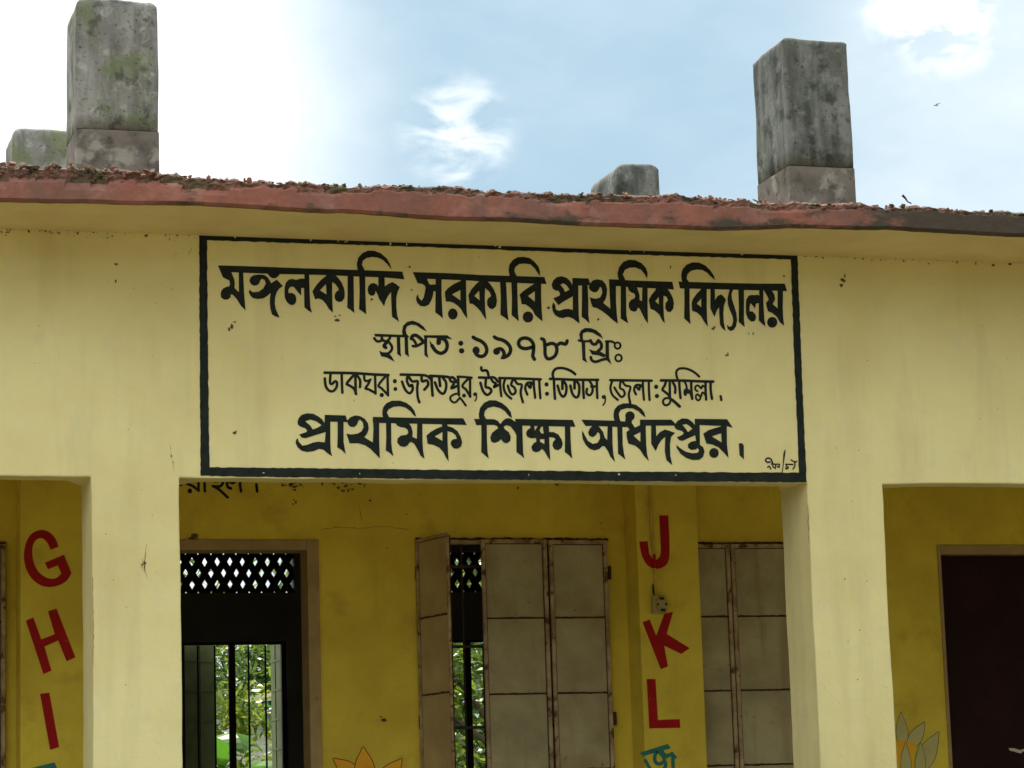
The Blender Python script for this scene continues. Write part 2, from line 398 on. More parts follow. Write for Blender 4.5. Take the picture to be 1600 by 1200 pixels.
# roof slab -----------------------------------------------------------------
def interp(tab, x):
    if x <= tab[0][0]: return tab[0][1]
    for (a, va), (b, vb) in zip(tab, tab[1:]):
        if x <= b: return va+(vb-va)*(x-a)/(b-a)
    return tab[-1][1]
bot_px = [(0, 312), (130, 315), (300, 319), (400, 323), (500, 330), (640, 337), (750, 343), (900, 349), (1030, 355), (1100, 357), (1250, 355), (1400, 357), (1500, 363), (1600, 368)]
top_px = [(0, 259), (60, 263), (130, 264), (300, 276), (420, 284), (500, 289), (640, 291), (700, 293), (860, 303), (1000, 305), (1100, 308), (1240, 318), (1350, 320), (1600, 332)]
YE = 10.45
botT = [(pt(a, b, YE).x, pt(a, b, YE).z) for a, b in bot_px]; topT = [(pt(a, b, YE).x, pt(a, b, YE).z) for a, b in top_px]
M_edge = mat('crumbled_edge', (.20, .095, .07), .98, (.085, .055, .038), 9, 1.0, 40, lo=.4, hi=.62, spots=[((.32, .20, .15), 26, .58, .68, .7), ((.07, .075, .03), 6, .52, .64, .8), ((.03, .022, .018), 34, .57, .64, .85)])
bm = bmesh.new(); XA, XB = XL-.45, XR+.45; nseg = int((XB-XA)/.0115); rows = []
bandT = [(.9, .055), (1.5, .050), (2.0, .035), (2.6, .022), (3.0, .026), (3.3, .030), (4.0, .034), (4.4, .030), (4.9, .018), (5.6, .014)]
fr = [0, .3, .55, .70, .78, .84, .89, .94, 1.0]
meta = []
for i in range(nseg+1):
    x = XA+(XB-XA)*i/nseg
    zb = interp(botT, x)+wob((x, 1, 1), .006, 3); zt = interp(topT, x)+wob((x, 5, 2), .014, 5)+wob((x, 15, 2), .012, 16)-.002
    band = interp(bandT, x)*(1+noise.noise(Vector((x*4, 3, 3)))*.6+noise.noise(Vector((x*17, 3, 3)))*.45)
    zs_ = 4.0855
    col = [(x, YF+.1, zs_), (x, YE+.20, zs_+.3*(zb-zs_)), (x, YE+.05, zb+.003), (x, YE+.012+wob((x, 2, 3), .004, 6), zb-.001)]
    kinds = [0, 0, 1, 1]
    for t in fr:
        z = zb+.010+(zt-zb-.010)*t; rough = z > zt-band
        dy = wob((x, 4, z), .005, 5)
        if rough: dy += .010+noise.noise(Vector((x*38, z*60, 1)))*.013+noise.noise(Vector((x*90, z*120, 1)))*.006
        col.append((x, YE+dy, z)); kinds.append(3 if rough else 1)
    col += [(x, YE+.03, zt+.010+wob((x, 6, 2), .012, 14)), (x, YE+.10, zt+.014+wob((x, 8, 2), .014, 12)), (x, YE+.3, 4.245), (x, YR+.7, 4.25), (x, YR+.7, 4.088), (x, YF+.3, 4.0855)]
    kinds += [3, 3, 2, 2, 0, 0]
    rows.append([bm.verts.new(c) for c in col]); meta.append(kinds)
nm = len(rows[0])
for a, b, ka in zip(rows, rows[1:], meta):
    for j in range(nm):
        f = bm.faces.new([a[j], b[j], b[(j+1) % nm], a[(j+1) % nm]]); f.material_index = ka[j]
for e in (rows[0], rows[-1]):
    f = bm.faces.new(e); f.material_index = 1
roof = bmobj('roof_slab', bm, M_soffit, school); roof.data.materials.append(M_red); roof.data.materials.append(M_roof); roof.data.materials.append(M_edge)

# rubble and moss lying along the roof edge
_t = bmesh.new(); bmesh.ops.create_icosphere(_t, subdivisions=1, radius=1); _t.verts.index_update()
IV = [v.co.copy() for v in _t.verts]; IF = [tuple(v.index for v in f.verts) for f in _t.faces]; _t.free()
bm = ([], [])
def blob(L_, c, r, squash=.7):
    Rm = Matrix.Rotation(random.random()*6.3, 3, Vector((random.random()-.5, random.random()-.5, random.random()+.1)).normalized()); b_ = len(L_[0]); c = Vector(c)
    for q in IV: L_[0].append(Rm@Vector((q.x*r*random.uniform(.6, 1.3), q.y*r*random.uniform(.6, 1.25), q.z*r*squash*random.uniform(.5, 1.25)))+c)
    L_[1].extend(tuple(b_+k for k in f) for f in IF)
bm2 = ([], [])
x = XA
while x < XB:
    zt = interp(topT, x)
    heavy = .95 if x < 1.7 else (.22 if x < 3.2 else (.32 if 3.3 < x < 4.5 else .15))
    dens = noise.noise(Vector((x*2.3, 0, 0)))*.5+.6
    for _ in range(2):
        if random.random() < heavy*dens:
            r = random.uniform(.006, .017)*(.8+.6*heavy)
            yy = YE+random.uniform(.0, .12)
            blob(bm, (x+random.uniform(-.01, .01), yy, zt+.002+(yy-YE)*.12+random.uniform(-.014, .012)*heavy), r, .5)
    if random.random() < heavy*dens*.8:
        blob(bm, (x, YE+.006, zt-random.uniform(0, .045)*heavy), random.uniform(.004, .011)*heavy, .6)
    if random.random() < heavy:
        blob(bm, (x, YE+random.uniform(.0, .05), zt+.002), random.uniform(.004, .009), .5)
    if random.random() < .35:
        mossy = .3+.7*(noise.noise(Vector((x*1.1+5, 3, 0)))*.5+.5)
        if random.random() < mossy:
            yy = YE+random.uniform(.01, .15)
            blob(bm2, (x, yy, zt+.004+(yy-YE)*.10), random.uniform(.008, .016), .35)
    x += .009
# larger pale chips at the far left of the edge
for px_, py_, r in ((19, 256, .020), (18, 263, .014), (52, 262, .012), (76, 260, .013), (110, 256, .010)):
    blob(bm, pt(px_, py_, YE+.005), r)
o = mesh('brick_rubble', bm[0], bm[1], M_chip, school); tag(o, kind='stuff')
o = mesh('moss', bm2[0], bm2[1], M_moss, school); tag(o, kind='stuff')
# twig on the roof
a = pt(1410, 305, YE+.05); b = pt(1418, 315, YE+.05)
def tube(bm, pts, r, seg=6):
    rings = []
    for i, p in enumerate(pts):
        p = Vector(p); d = (Vector(pts[min(i+1, len(pts)-1)])-Vector(pts[max(i-1, 0)])).normalized()
        u = d.cross(Vector((0, 0, 1)) if abs(d.z) < .9 else Vector((1, 0, 0))).normalized(); v = d.cross(u)
        rr = r[i] if isinstance(r, (list, tuple)) else r
        rings.append([bm.verts.new(p+(u*math.cos(t)+v*math.sin(t))*rr) for t in [k*2*math.pi/seg for k in range(seg)]])
    for A, B in zip(rings, rings[1:]):
        for k in range(seg): bm.faces.new([A[k], A[(k+1) % seg], B[(k+1) % seg], B[k]])
    bm.faces.new(rings[0][::-1]); bm.faces.new(rings[-1])
bm = bmesh.new(); tube(bm, [a, (a+b)/2+Vector((.002, 0, .001)), b, pt(1424, 318, YE+.05)], [.006, .0045, .003, .003])
tag(bmobj('twig', bm, M_rust), 'small dark twig sticking up from the roof edge, right of the tall roof stub', 'twig')

# roof stubs ----------------------------------------------------------------
def stub(x0, x1, y0, y1, z0, ztop, m, zjoint=None, label=None, round_=.04, seed=0, taper=.0):
    bm = bmesh.new()
    addbox(bm, x0, x1, y0, y1, zjoint+.0015 if zjoint else z0, ztop)
    es = [e for e in bm.edges]
    top = [e for e in bm.edges if all(v.co.z > ztop-.01 for v in e.verts)]
    bmesh.ops.bevel(bm, geom=top, offset=round_, segments=4, affect='EDGES', profile=.5)
    ve = [e for e in bm.edges if abs(e.verts[0].co.z-e.verts[1].co.z) > .1]
    bmesh.ops.bevel(bm, geom=ve, offset=.012, segments=2, affect='EDGES', profile=.5)
    bmesh.ops.subdivide_edges(bm, edges=[e for e in bm.edges if e.calc_length() > .06], cuts=7, use_grid_fill=True)
    cx = (x0+x1)/2; cy = (y0+y1)/2
    for v in bm.verts:
        t = (v.co.z-z0)
        v.co.x = cx+(v.co.x-cx)*(1-taper*t); v.co.y = cy+(v.co.y-cy)*(1-taper*t)
        d = Vector((v.co.x-cx, v.co.y-cy, 0)).normalized()
        v.co += d*wob(v.co, .007, 4, seed)
        v.co.z += wob((v.co.x, v.co.y, 3), .012, 5, seed)*(1 if v.co.z > ztop-.08 else 0)
    o = bmobj('roof_stub', bm, m, school, True)
    if label: tag(o, label)
    if zjoint:
        b2 = bmesh.new(); addbox(b2, x0-.001, x1+.001, y0-.001, y1+.001, z0, zjoint-.0015, .004)
        c_ = bmobj('stub_base', b2, M_concb, o)
        b3 = bmesh.new(); addbox(b3, x0+.006, x1-.006, y0+.006, y1-.006, zjoint-.02, zjoint+.02); bmobj('cold_joint', b3, M_grille, o)
    return o
yt = 11.30
a = pt(122, 200, yt); b = pt(250, 205, yt); xj = a.z
stub(pt(119, 120, yt).x, pt(247.5, 120, yt).x, yt, yt+.34, 4.246, pt(110, -8, yt).z, M_conc2, pt(122, 200, yt).z, 'tall mossy concrete roof stub at the left, patched green and grey', .05, 3)
stub(pt(1227.5, 160, yt).x, pt(1329.5, 160, yt).x, yt, yt+.40, 4.246, pt(1240, 58, yt).z, M_conc, pt(1235, 258, yt).z, 'tall dark concrete roof stub at the right', .03, 11)
yr_ = 13.45
stub(pt(18, 220, yr_).x, pt(150, 220, yr_).x, yr_, yr_+.35, 4.246, pt(60, 199, yr_).z, M_conc2, None, 'low rear roof stub behind the tall mossy one', .05, 21, .03)
stub(pt(964, 270, yr_).x, pt(1031, 270, yr_).x, yr_, yr_+.48, 4.246, pt(990, 253, yr_).z, M_conc, None, 'low rear roof stub between the two tall ones', .06, 31, .03)
for k in (-2, -1, 2):                                            # the rest of the row, outside the picture
    xk = P0+PER*k
    stub(xk+.02, xk+.34, yt, yt+.34, 4.246, 5.18, M_conc, 4.55, None, .04, k*5)
    stub(xk+.02, xk+.34, yr_, yr_+.34, 4.246, 5.12, M_conc, None, None, .05, k*7)

# ------------------------------------------------------------------ doors and shuttered windows on the verandah
def frame3(name, x0, x1, z0, z1, y0, y1, tw, th, m, parent, bev=.004):
    bm = bmesh.new()
    addbox(bm, x0, x0+tw, y0, y1, z0, z1, bev); addbox(bm, x1-tw, x1, y0, y1, z0, z1, bev); addbox(bm, x0+tw, x1-tw, y0, y1, z1-th, z1-.0005, bev)
    return bmobj(name, bm, m, parent)
d1 = frame3('door_frame', 2.075, 2.945, .302, 3.042, YB-.012, YB+.16, .062, .055, M_pink, school)
tag(d1, 'brown door frame left of the shuttered window, open to the dark classroom')
d2 = frame3('door_frame', 6.445, 7.50, .302, 3.018, YB-.008, YB+.11, .02, .055, M_pink, school)
dm = box('door', 6.466, 7.48, YB+.06, YB+.10, .31, 2.962, M_maroon, school, .004); tag(dm, 'dark maroon closed door')
bm = bmesh.new()
q = [pt(a_, b_, YB+.0585) for a_, b_ in ((1576, 1169), (1584, 1169), (1594, 1172), (1600, 1170), (1606, 1173), (1599, 1174), (1595, 1177), (1590, 1176), (1584, 1174), (1578, 1173))]
bm.faces.new([bm.verts.new(p) for p in q]); bmobj('paint_chip', bm, M_white, dm)

RZ = [3.0, pt(850, 966, YB).z, pt(850, 1084, YB).z]
dz = RZ[1]-RZ[2]
def leaf(parent, x0, x1, z0, z1, ang=0.0, hinge='L', mp=M_panel, y=YB-.022, t=.022, rails=None):
    """one steel shutter leaf: angle frame with sheet panels set behind it; all pieces are direct children of the window"""
    W = x1-x0; pieces = []
    d = Vector((math.cos(ang), -math.sin(ang), 0)); nn = Vector((d.y, -d.x, 0))   # nn faces the camera side when closed
    H = Vector((x0, y, 0))
    nn = Vector((-math.sin(ang), -math.cos(ang), 0))
    def slab(bm, u0, u1, za, zb, n0_, n1_):
        q = [H+d*u0+nn*n0_, H+d*u1+nn*n0_, H+d*u1+nn*n1_, H+d*u0+nn*n1_]
        vs = [bm.verts.new((p.x, p.y, zz)) for zz in (za, zb) for p in q]
        for fc in ((0, 1, 2, 3), (7, 6, 5, 4), (4, 5, 1, 0), (5, 6, 2, 1), (6, 7, 3, 2), (7, 4, 0, 3)): bm.faces.new([vs[i] for i in fc])
    bm = bmesh.new()
    slab(bm, 0, t, z0, z1, 0, .014); slab(bm, W-t, W, z0, z1, 0, .014); slab(bm, t, W-t, z1-t, z1, 0, .014); slab(bm, t, W-t, z0, z0+t, 0, .014)
    bmesh.ops.bevel(bm, geom=list(bm.edges), offset=.003, segments=1, affect='EDGES')
    bmobj('shutter_frame', bm, M_frame, parent)
    zs = [z1-t]+[z for z in rails if z < z1-t]+[z0+t]
    for za, zb in zip(zs, zs[1:]):
        if za-zb < .05: continue
        bm = bmesh.new(); g = .0045
        slab(bm, t+g, W-t-g, zb+g, za-g, -.006, .004)
        for v in bm.verts: v.co += nn*wob(v.co, .003, 3)
        bmobj('shutter_panel', bm, mp, parent)
    bm = bmesh.new(); slab(bm, t*.8, W-t*.8, z0+.01, z1-.01, -.012, -.0065); bmobj('shutter_backing', bm, M_rust, parent)
    for z in rails:
        if z > z1-t: continue
        bm = bmesh.new(); n_ = 14; prev = None
        pts = [H+d*(t+(W-2*t)*i/n_)+nn*(.006+random.uniform(-.001, .001))+Vector((0, 0, z+random.uniform(-.002, .002))) for i in range(n_+1)]
        tube(bm, pts, [random.uniform(.003, .0062) for _ in pts], 5); bmobj('weld_rail', bm, M_rust, parent)
rails = [RZ[1], RZ[2], RZ[2]-dz, RZ[2]-2*dz]
def win_frame(x0, x1, z0, z1, label):
    bm = bmesh.new(); t = .024; y0, y1 = YB-.006, YB+.05
    addbox(bm, x0, x0+t, y0, y1, z0, z1, .003); addbox(bm, x1-t, x1, y0, y1, z0, z1, .003)
    addbox(bm, x0+t, x1-t, y0, y1, z1-t, z1, .003); addbox(bm, x0+t, x1-t, y0, y1, z0, z0+t, .003)
    o = bmobj('shuttered_window', bm, M_frame, school); tag(o, label)
    # ragged mortar bead around the head of the frame
    bm = bmesh.new(); pts = []; n_ = int((x1-x0)/.02)
    for i in range(n_+1): pts.append((x0+(x1-x0)*i/n_, YB-.004, z1+.002+random.uniform(-.003, .004)))
    tube(bm, pts, [random.uniform(.003, .008) for _ in pts], 5); bmobj('mortar_bead', bm, M_rust, o)
    return o
def grille(parent, x0, x1, z0, z1):
    for i in range(1, int((x1-x0)/.115)+1):
        bm = bmesh.new(); bmesh.ops.create_cone(bm, segments=8, radius1=.006, radius2=.006, depth=z1-z0, cap_ends=True, matrix=Matrix.Translation((x0+i*.115, YB+.03, (z0+z1)/2)))
        bmobj('bar', bm, M_grille, parent)
    z = z1-.12
    while z > z0:
        box('cross_bar', x0, x1, YB+.024, YB+.029, z-.008, z+.008, M_grille, parent); z -= .42
xs1, xe1 = pt(649.5, 850, YB).x, pt(948, 850, YB).x
ztop = pt(850, 843, YB).z
wA = win_frame(xs1, xe1, 1.15, ztop, 'shuttered steel window with its left leaf folded open')
grille(wA, xs1+.024, xe1-.024, 1.17, ztop-.02)
xa, xb, xc, xd = pt(750, 900, YB).x, pt(853, 900, YB).x, pt(856, 900, YB).x, pt(947, 900, YB).x
leaf(wA, xa, xb, 1.16, ztop-.002, rails=rails); leaf(wA, xc, xd, 1.16, ztop-.006, rails=rails)
leaf(wA, xs1+.004, xs1+.004+.35, 1.16, ztop-.004, ang=math.radians(77), mp=M_panel2, rails=rails, t=.016)
for zz in (ztop-.18, ztop-.95, ztop-1.6):
    for xx in (xs1-.001, xe1+.004):
        bm = bmesh.new(); bmesh.ops.create_cone(bm, segments=8, radius1=.010, radius2=.010, depth=.07, cap_ends=True, matrix=Matrix.Translation((xx, YB-.018, zz)))
        bmobj('hinge', bm, M_rust, wA)
ztop2 = pt(1150, 850, YB).z
wB = win_frame(4.985, 5.87, 1.15, ztop2, 'closed shuttered steel window right of the painted letters')
x1b = pt(1139, 900, YB).x
leaf(wB, 4.992, x1b-.002, 1.16, ztop2-.003, rails=rails); leaf(wB, x1b+.004, x1b+.34, 1.16, ztop2-.003, rails=rails); leaf(wB, x1b+.346, 5.865, 1.16, ztop2-.003, rails=rails)
grille(wB, 5.01, 5.85, 1.17, ztop2-.02)
wC = win_frame(.32, pt(9.5, 860, YB).x, 1.15, pt(5, 850, YB).z, 'closed shuttered steel window left of the painted letters')
xC1 = pt(9, 860, YB).x; zc = pt(5, 850, YB).z-.003
leaf(wC, xC1-.345, xC1-.003, 1.16, zc, rails=rails); leaf(wC, xC1-.69, xC1-.35, 1.16, zc, rails=rails); leaf(wC, .325, xC1-.695, 1.16, zc, rails=rails)
for k in (-2, 2):                                                # openings outside the picture
    o_ = PER*k
    fr = frame3('door_frame', 2.075+o_, 2.945+o_, .302, 3.042, YB-.012, YB+.16, .062, .055, M_pink, school)
    box('door', 2.14+o_, 2.88+o_, YB+.06, YB+.10, .31, 2.98, M_maroon, school, .004)
    ww = win_frame(3.467+o_, 4.45+o_, 1.15, 3.03, 'closed shuttered steel window')
    for i in range(3): leaf(ww, 3.472+o_+i*.325, 3.472+o_+i*.325+.32, 1.16, 3.025, rails=rails)
frame3('door_frame', -1.125, -.23, .302, 3.042, YB-.012, YB+.16, .062, .055, M_pink, school)
box('door', -1.06, -.295, YB+.06, YB+.10, .31, 2.98, M_maroon, school, .004)

# ------------------------------------------------------------------ flat paint (signs, letters)
def stroke_poly(pts, w_):
    """outline of a brush stroke (round ends); w_ scalar or list"""
    P = [Vector(p) for p in pts]
    # Catmull-Rom resample
    if len(P) > 2:
        Q = []; W = []
        for i in range(len(P)-1):
            p0 = P[max(i-1, 0)]; p1 = P[i]; p2 = P[i+1]; p3 = P[min(i+2, len(P)-1)]
            for k in range(4):
                t = k/4
                Q.append(.5*((2*p1)+(-p0+p2)*t+(2*p0-5*p1+4*p2-p3)*t*t+(-p0+3*p1-3*p2+p3)*t**3))
        Q.append(P[-1]); P = Q
    L_, R_ = [], []
    n_ = len(P); r = w_/2
    polys = []
    # union-like set: one quad strip + caps, returned as one strip (list of quads) to avoid self-crossing outlines
    nrm = []
    for i in range(n_):
        d = (P[min(i+1, n_-1)]-P[max(i-1, 0)]); d = d.normalized() if d.length > 1e-6 else Vector((1, 0)); nrm.append(Vector((-d.y, d.x)))
    strip = [(P[i]+nrm[i]*r, P[i]-nrm[i]*r) for i in range(n_)]
    caps = []
    for i, sgn in ((0, -1), (n_-1, 1)):
        n__ = nrm[i]; d = Vector((n__.y, -n__.x))*sgn
        caps.append([P[i]+n__*r*math.cos(a)+d*r*math.sin(a) for a in [math.pi*k/6 for k in range(7)]])
    return strip, caps
class Paint:
    def __init__(s): s.v = []; s.f = []; s.k = 0
    def off(s): s.k += 1; return (s.k % 12)*.00003
    def P(s, tile, outer, *holes, Y=YF):
        ox, oy, sc = tile; rings = [outer]+list(holes); loops = []; pts = []
        for r in rings:
            loops.append([Vector((x, y, 0)) for x, y in r]); pts += r
        tris = tessellate_polygon(loops); o = s.off(); b = len(s.v)
        s.v += [pt(ox+x/sc, oy+y/sc, Y-.0015-o) for x, y in pts]; s.f += [tuple(b+i for i in t) for t in tris]
    def D(s, tile, c, rx, ry=None, Y=YF, n=20):
        ry = ry or rx
        s.P(tile, [(c[0]+rx*math.cos(k*2*math.pi/n), c[1]+ry*math.sin(k*2*math.pi/n)) for k in range(n)], Y=Y)
    def S(s, tile, w_, *strokes, Y=YF):
        ox, oy, sc = tile
        for st in strokes:
            strip, caps = stroke_poly(st, w_); o = s.off(); b = len(s.v)
            for a, c in strip: s.v += [pt(ox+a.x/sc, oy+a.y/sc, Y-.0015-o), pt(ox+c.x/sc, oy+c.y/sc, Y-.0015-o)]
            for i in range(len(strip)-1): s.f.append((b+2*i, b+2*i+1, b+2*i+3, b+2*i+2))
            for cp in caps:
                b = len(s.v); s.v += [pt(ox+p.x/sc, oy+p.y/sc, Y-.0015-o) for p in cp]; s.f.append(tuple(range(b, b+len(cp))))
    def build(s, name, m, parent=None):
        o = mesh(name, s.v, s.f, m, parent)
        s.__init__(); return o

A = (330, 385, 8); B_ = (480, 385, 8); C_ = (640, 385, 8); D_ = (740, 385, 8); E_ = (860, 395, 8); F_ = (1040, 400, 8)
pa = Paint()
PXI = (0, 0, 1)
sign = empty('painted_sign', (3.3, YF, 3.05), 'black bordered Bengali school name sign painted on the cream beam between two pillars', 'sign')
# border with slightly ragged edges
def ragged(pts, step=6, amp=.55, seed=1):
    r = random.Random(seed); o = []
    for (a, b) in zip(pts, pts[1:]+pts[:1]):
        n_ = max(1, int(math.hypot(b[0]-a[0], b[1]-a[1])/step))
        for i in range(n_): o.append((a[0]+(b[0]-a[0])*i/n_+r.uniform(-amp, amp)*(i > 0), a[1]+(b[1]-a[1])*i/n_+r.uniform(-amp, amp)*(i > 0)))
    return o
pa.P(PXI, ragged([(311, 365.5), (620, 375.5), (960, 386), (1246, 394), (1252, 560), (1260.5, 753.5), (1000, 752), (640, 748), (440, 745.5), (313.5, 743.5), (312, 560)]),
     ragged([(323.5, 375.5), (620, 384.5), (960, 397), (1235.5, 405.5), (1241, 560), (1248.5, 738.5), (1000, 737), (640, 733.5), (440, 731), (327.5, 730), (325, 560)], seed=2))
pa.build('border', M_black, sign)
# ---- line 1, word 1
pa.P(A, [(85,237),(400,245),(800,260),(1200,275),(1200,352),(800,345),(400,330),(240,322),(130,335)])
pa.P(B_, [(-5,274),(560,292),(1190,315),(1215,412),(970,388),(580,375),(300,360),(-5,353)])
pa.P(A, [(85,240),(250,245),(255,330),(285,400),(295,450),(292,520),(345,570),(345,320),(400,320),(410,560),(430,800),(370,740),(320,660),(270,605),(245,600),(240,640),(205,665),(160,665),(125,640),(118,600),(125,560),(150,525),(190,505),(225,500),(235,470),(225,425),(180,405),(145,385)])
pa.P(A, [(475,540),(520,572),(590,568),(650,525),(682,465),(668,420),(632,403),(612,430),(600,465),(565,488),(530,490),(495,468),(478,430),(490,390),(530,360),(600,350),(660,355),(705,385),(735,430),(750,460),(820,415),(855,450),(895,495),(850,530),(820,570),(800,640),(795,720),(810,790),(855,890),(800,875),(760,850),(740,780),(732,700),(735,640),(745,580),(700,620),(650,650),(580,658),(520,645),(490,615),(470,575)])
pa.P(A, [(700,335),(735,380),(770,400),(810,395),(840,370),(865,335)])
pa.P(A, [(915,560),(920,500),(935,450),(970,415),(1020,405),(1060,420),(1090,410),(1140,400),(1165,405),(1165,340),(1225,345),(1230,560),(1240,760),(1262,830),(1210,800),(1165,760),(1160,520),(1125,520),(1125,615),(1090,580),(1060,540),(1030,505),(990,505),(965,540),(968,585),(1010,580),(1050,605),(1065,650),(1060,700),(1030,733),(985,730),(945,695),(920,640)])
KA1 = [(65,560),(110,490),(170,420),(235,370),(240,350),(345,350),(380,385),(430,450),(460,520),(470,580),(468,640),(440,685),(400,697),(360,680),(342,640),(345,600),(365,565),(395,545),(380,510),(350,470),(312,445),(312,560),(315,700),(322,830),(270,780),(235,720),(190,670),(140,650),(100,662),(80,610)]
pa.P(B_, KA1, [(235,470),(240,600),(160,550)])
pa.P(B_, [(505,350),(580,350),(585,760),(590,835),(550,800),(500,765),(505,600)])
pa.P(B_, [(650,355),(725,355),(728,600),(738,850),(700,820),(648,785),(655,560)])
pa.P(B_, [(620,215),(640,140),(690,85),(760,52),(840,55),(920,85),(990,145),(1030,210),(1058,290),(1000,220),(940,165),(880,140),(810,132),(740,145),(695,180),(685,230),(720,300),(720,325),(640,325),(625,270)])
pa.P(B_, [(890,365),(968,365),(970,500),(1010,470),(1065,445),(1110,470),(1158,510),(1130,570),(1115,640),(1115,760),(1125,860),(1150,945),(1105,910),(1060,880),(1055,780),(1050,650),(1048,570),(1010,620),(980,680),(962,750),(930,700),(900,660),(880,600),(855,555),(850,590),(830,615),(795,617),(765,590),(755,545),(765,495),(795,465),(835,457),(870,475),(888,500)])
pa.build('word', M_black, sign)
# word 2
pa.P(C_, [(40,320),(500,335),(820,352),(820,430),(400,412),(210,405),(90,425)])
pa.P(D_, [(0,354),(440,368),(885,382),(912,470),(740,465),(0,432)])
pa.P(C_, [(40,322),(210,325),(220,410),(245,470),(275,480),(300,475),(325,480),(325,400),(400,405),(400,600),(410,820),(418,900),(370,860),(320,825),(325,560),(300,560),(290,620),(270,680),(240,730),(190,752),(135,745),(95,705),(80,660),(88,620),(105,600),(115,640),(150,680),(175,640),(190,580),(200,520),(190,490),(160,470),(100,460),(80,410)])
RA = [(440,570),(480,520),(560,465),(640,430),(640,400),(705,400),(708,600),(712,780),(722,905),(680,850),(640,780),(600,740),(550,705),(500,690),(455,690),(445,630)]
pa.P(C_, RA, [(635,545),(635,675),(530,600)]); pa.D(C_, (540,845), 60, 70)
pa.P(C_, [(735,610),(770,540),(830,470),(870,435),(870,420),(950,420),(1000,460),(1050,530),(1080,600),(1093,680),(1080,750),(1040,785),(1000,775),(970,735),(968,680),(985,645),(1020,620),(1000,570),(945,520),(940,640),(945,780),(960,920),(930,880),(890,815),(840,760),(790,720),(750,715),(742,660)], [(870,550),(875,675),(810,620)])
pa.P(C_, [(1130,425),(1205,425),(1215,640),(1225,830),(1238,930),(1190,890),(1135,855),(1140,640)])
pa.P(C_, [(1270,425),(1345,425),(1350,640),(1355,830),(1368,938),(1330,905),(1275,860),(1280,640)])
pa.P(D_, [(437,290),(448,230),(490,170),(550,135),(620,130),(700,145),(760,190),(810,250),(830,310),(828,375),(800,330),(760,270),(710,225),(640,215),(570,220),(520,260),(508,310),(540,370),(540,395),(460,395),(443,340)])
pa.P(D_, [(573,605),(620,560),(690,510),(760,465),(760,440),(845,440),(845,640),(852,800),(862,940),(810,895),(770,860),(740,800),(700,760),(650,725),(600,722),(590,660)], [(765,560),(765,690),(680,620)]); pa.D(D_, (680,882), 66, 70)
pa.build('word', M_black, sign)
# word 3
pa.P(E_, [(15,400),(35,345),(80,305),(140,293),(200,310),(245,350),(275,400),(275,315),(350,315),(350,600),(355,780),(365,885),(330,860),(280,820),(220,800),(150,818),(100,805),(55,775),(28,725),(20,670),(35,615),(60,650),(70,710),(110,725),(170,705),(230,700),(280,715),(280,545),(180,600),(100,655),(35,570),(115,535),(120,510),(100,475),(70,475),(30,450)], [(125,400),(160,380),(200,405),(240,460),(185,490),(160,440)])
pa.P(E_, [(275,315),(475,320),(505,405),(350,410),(275,405)])
pa.P(E_, [(395,395),(465,395),(475,600),(475,780),(490,885),(440,835),(390,800),(395,600)])
pa.P(E_, [(490,555),(560,575),(620,560),(650,500),(640,440),(620,425),(605,460),(580,490),(540,495),(500,470),(480,440),(490,390),(530,345),(590,330),(650,345),(690,390),(710,450),(705,520),(690,580),(660,625),(750,700),(740,500),(733,330),(820,340),(820,600),(830,760),(845,890),(780,840),(720,785),(640,725),(580,690),(530,680),(510,630)])
pa.P(E_, [(733,330),(850,335),(1000,345),(1525,362),(1545,460),(1450,452),(1200,440),(1000,428),(820,415),(735,410)])
pa.P(E_, [(880,410),(945,415),(948,640),(950,780),(972,882),(920,850),(878,822),(878,640)])
pa.P(E_, [(840,250),(860,180),(910,115),(980,85),(1060,92),(1140,130),(1195,190),(1215,250),(1210,325),(1180,270),(1130,210),(1060,183),(990,185),(930,215),(905,270),(935,335),(935,355),(860,355),(845,300)])
pa.P(E_, [(965,420),(1080,425),(1100,480),(1115,530),(1115,590),(1145,605),(1150,425),(1215,430),(1215,640),(1220,885),(1180,830),(1150,770),(1110,690),(1090,690),(1080,725),(1045,738),(1000,720),(980,680),(980,630),(1005,590),(1050,570),(1060,540),(1050,510),(1010,495),(980,470)])
pa.P(E_, [(1230,590),(1260,530),(1310,470),(1320,438),(1460,445),(1500,500),(1530,560),(1545,630),(1535,700),(1500,742),(1460,735),(1435,690),(1440,630),(1470,590),(1450,550),(1415,535),(1412,650),(1420,780),(1430,885),(1395,840),(1360,770),(1300,720),(1250,700),(1240,640)], [(1355,550),(1355,645),(1310,605)])
pa.build('word', M_black, sign)
# word 4
pa.P(F_, [(160,320),(800,338),(1170,345),(1490,345),(1518,440),(1400,435),(980,425),(600,415),(180,405)])
pa.P(F_, [(235,400),(300,400),(300,600),(305,780),(315,855),(270,815),(232,780),(235,600)])
pa.P(F_, [(195,235),(210,170),(260,110),(330,80),(420,82),(500,120),(560,180),(600,240),(622,305),(570,260),(520,210),(460,175),(390,170),(320,185),(275,225),(262,280),(300,335),(300,350),(215,350),(200,290)])
pa.P(F_, [(325,590),(340,540),(390,470),(440,420),(440,405),(515,405),(515,640),(520,800),(530,885),(480,820),(440,750),(390,705),(330,685),(328,640)], [(445,530),(445,640),(390,595)])
pa.P(F_, [(560,405),(615,405),(618,550),(650,500),(695,478),(730,510),(755,548),(730,620),(722,720),(728,830),(750,940),(710,905),(680,860),(672,760),(668,640),(640,680),(612,762),(580,700),(560,655),(560,530)])
pa.P(F_, [(800,415),(845,418),(825,470),(830,540),(860,630),(885,710),(895,800),(880,880),(850,925),(810,938),(775,910),(765,860),(800,885),(830,870),(845,810),(835,750),(800,670),(778,600),(775,520)])
pa.P(F_, [(910,420),(980,420),(980,640),(980,800),(990,890),(950,855),(915,825),(915,640)])
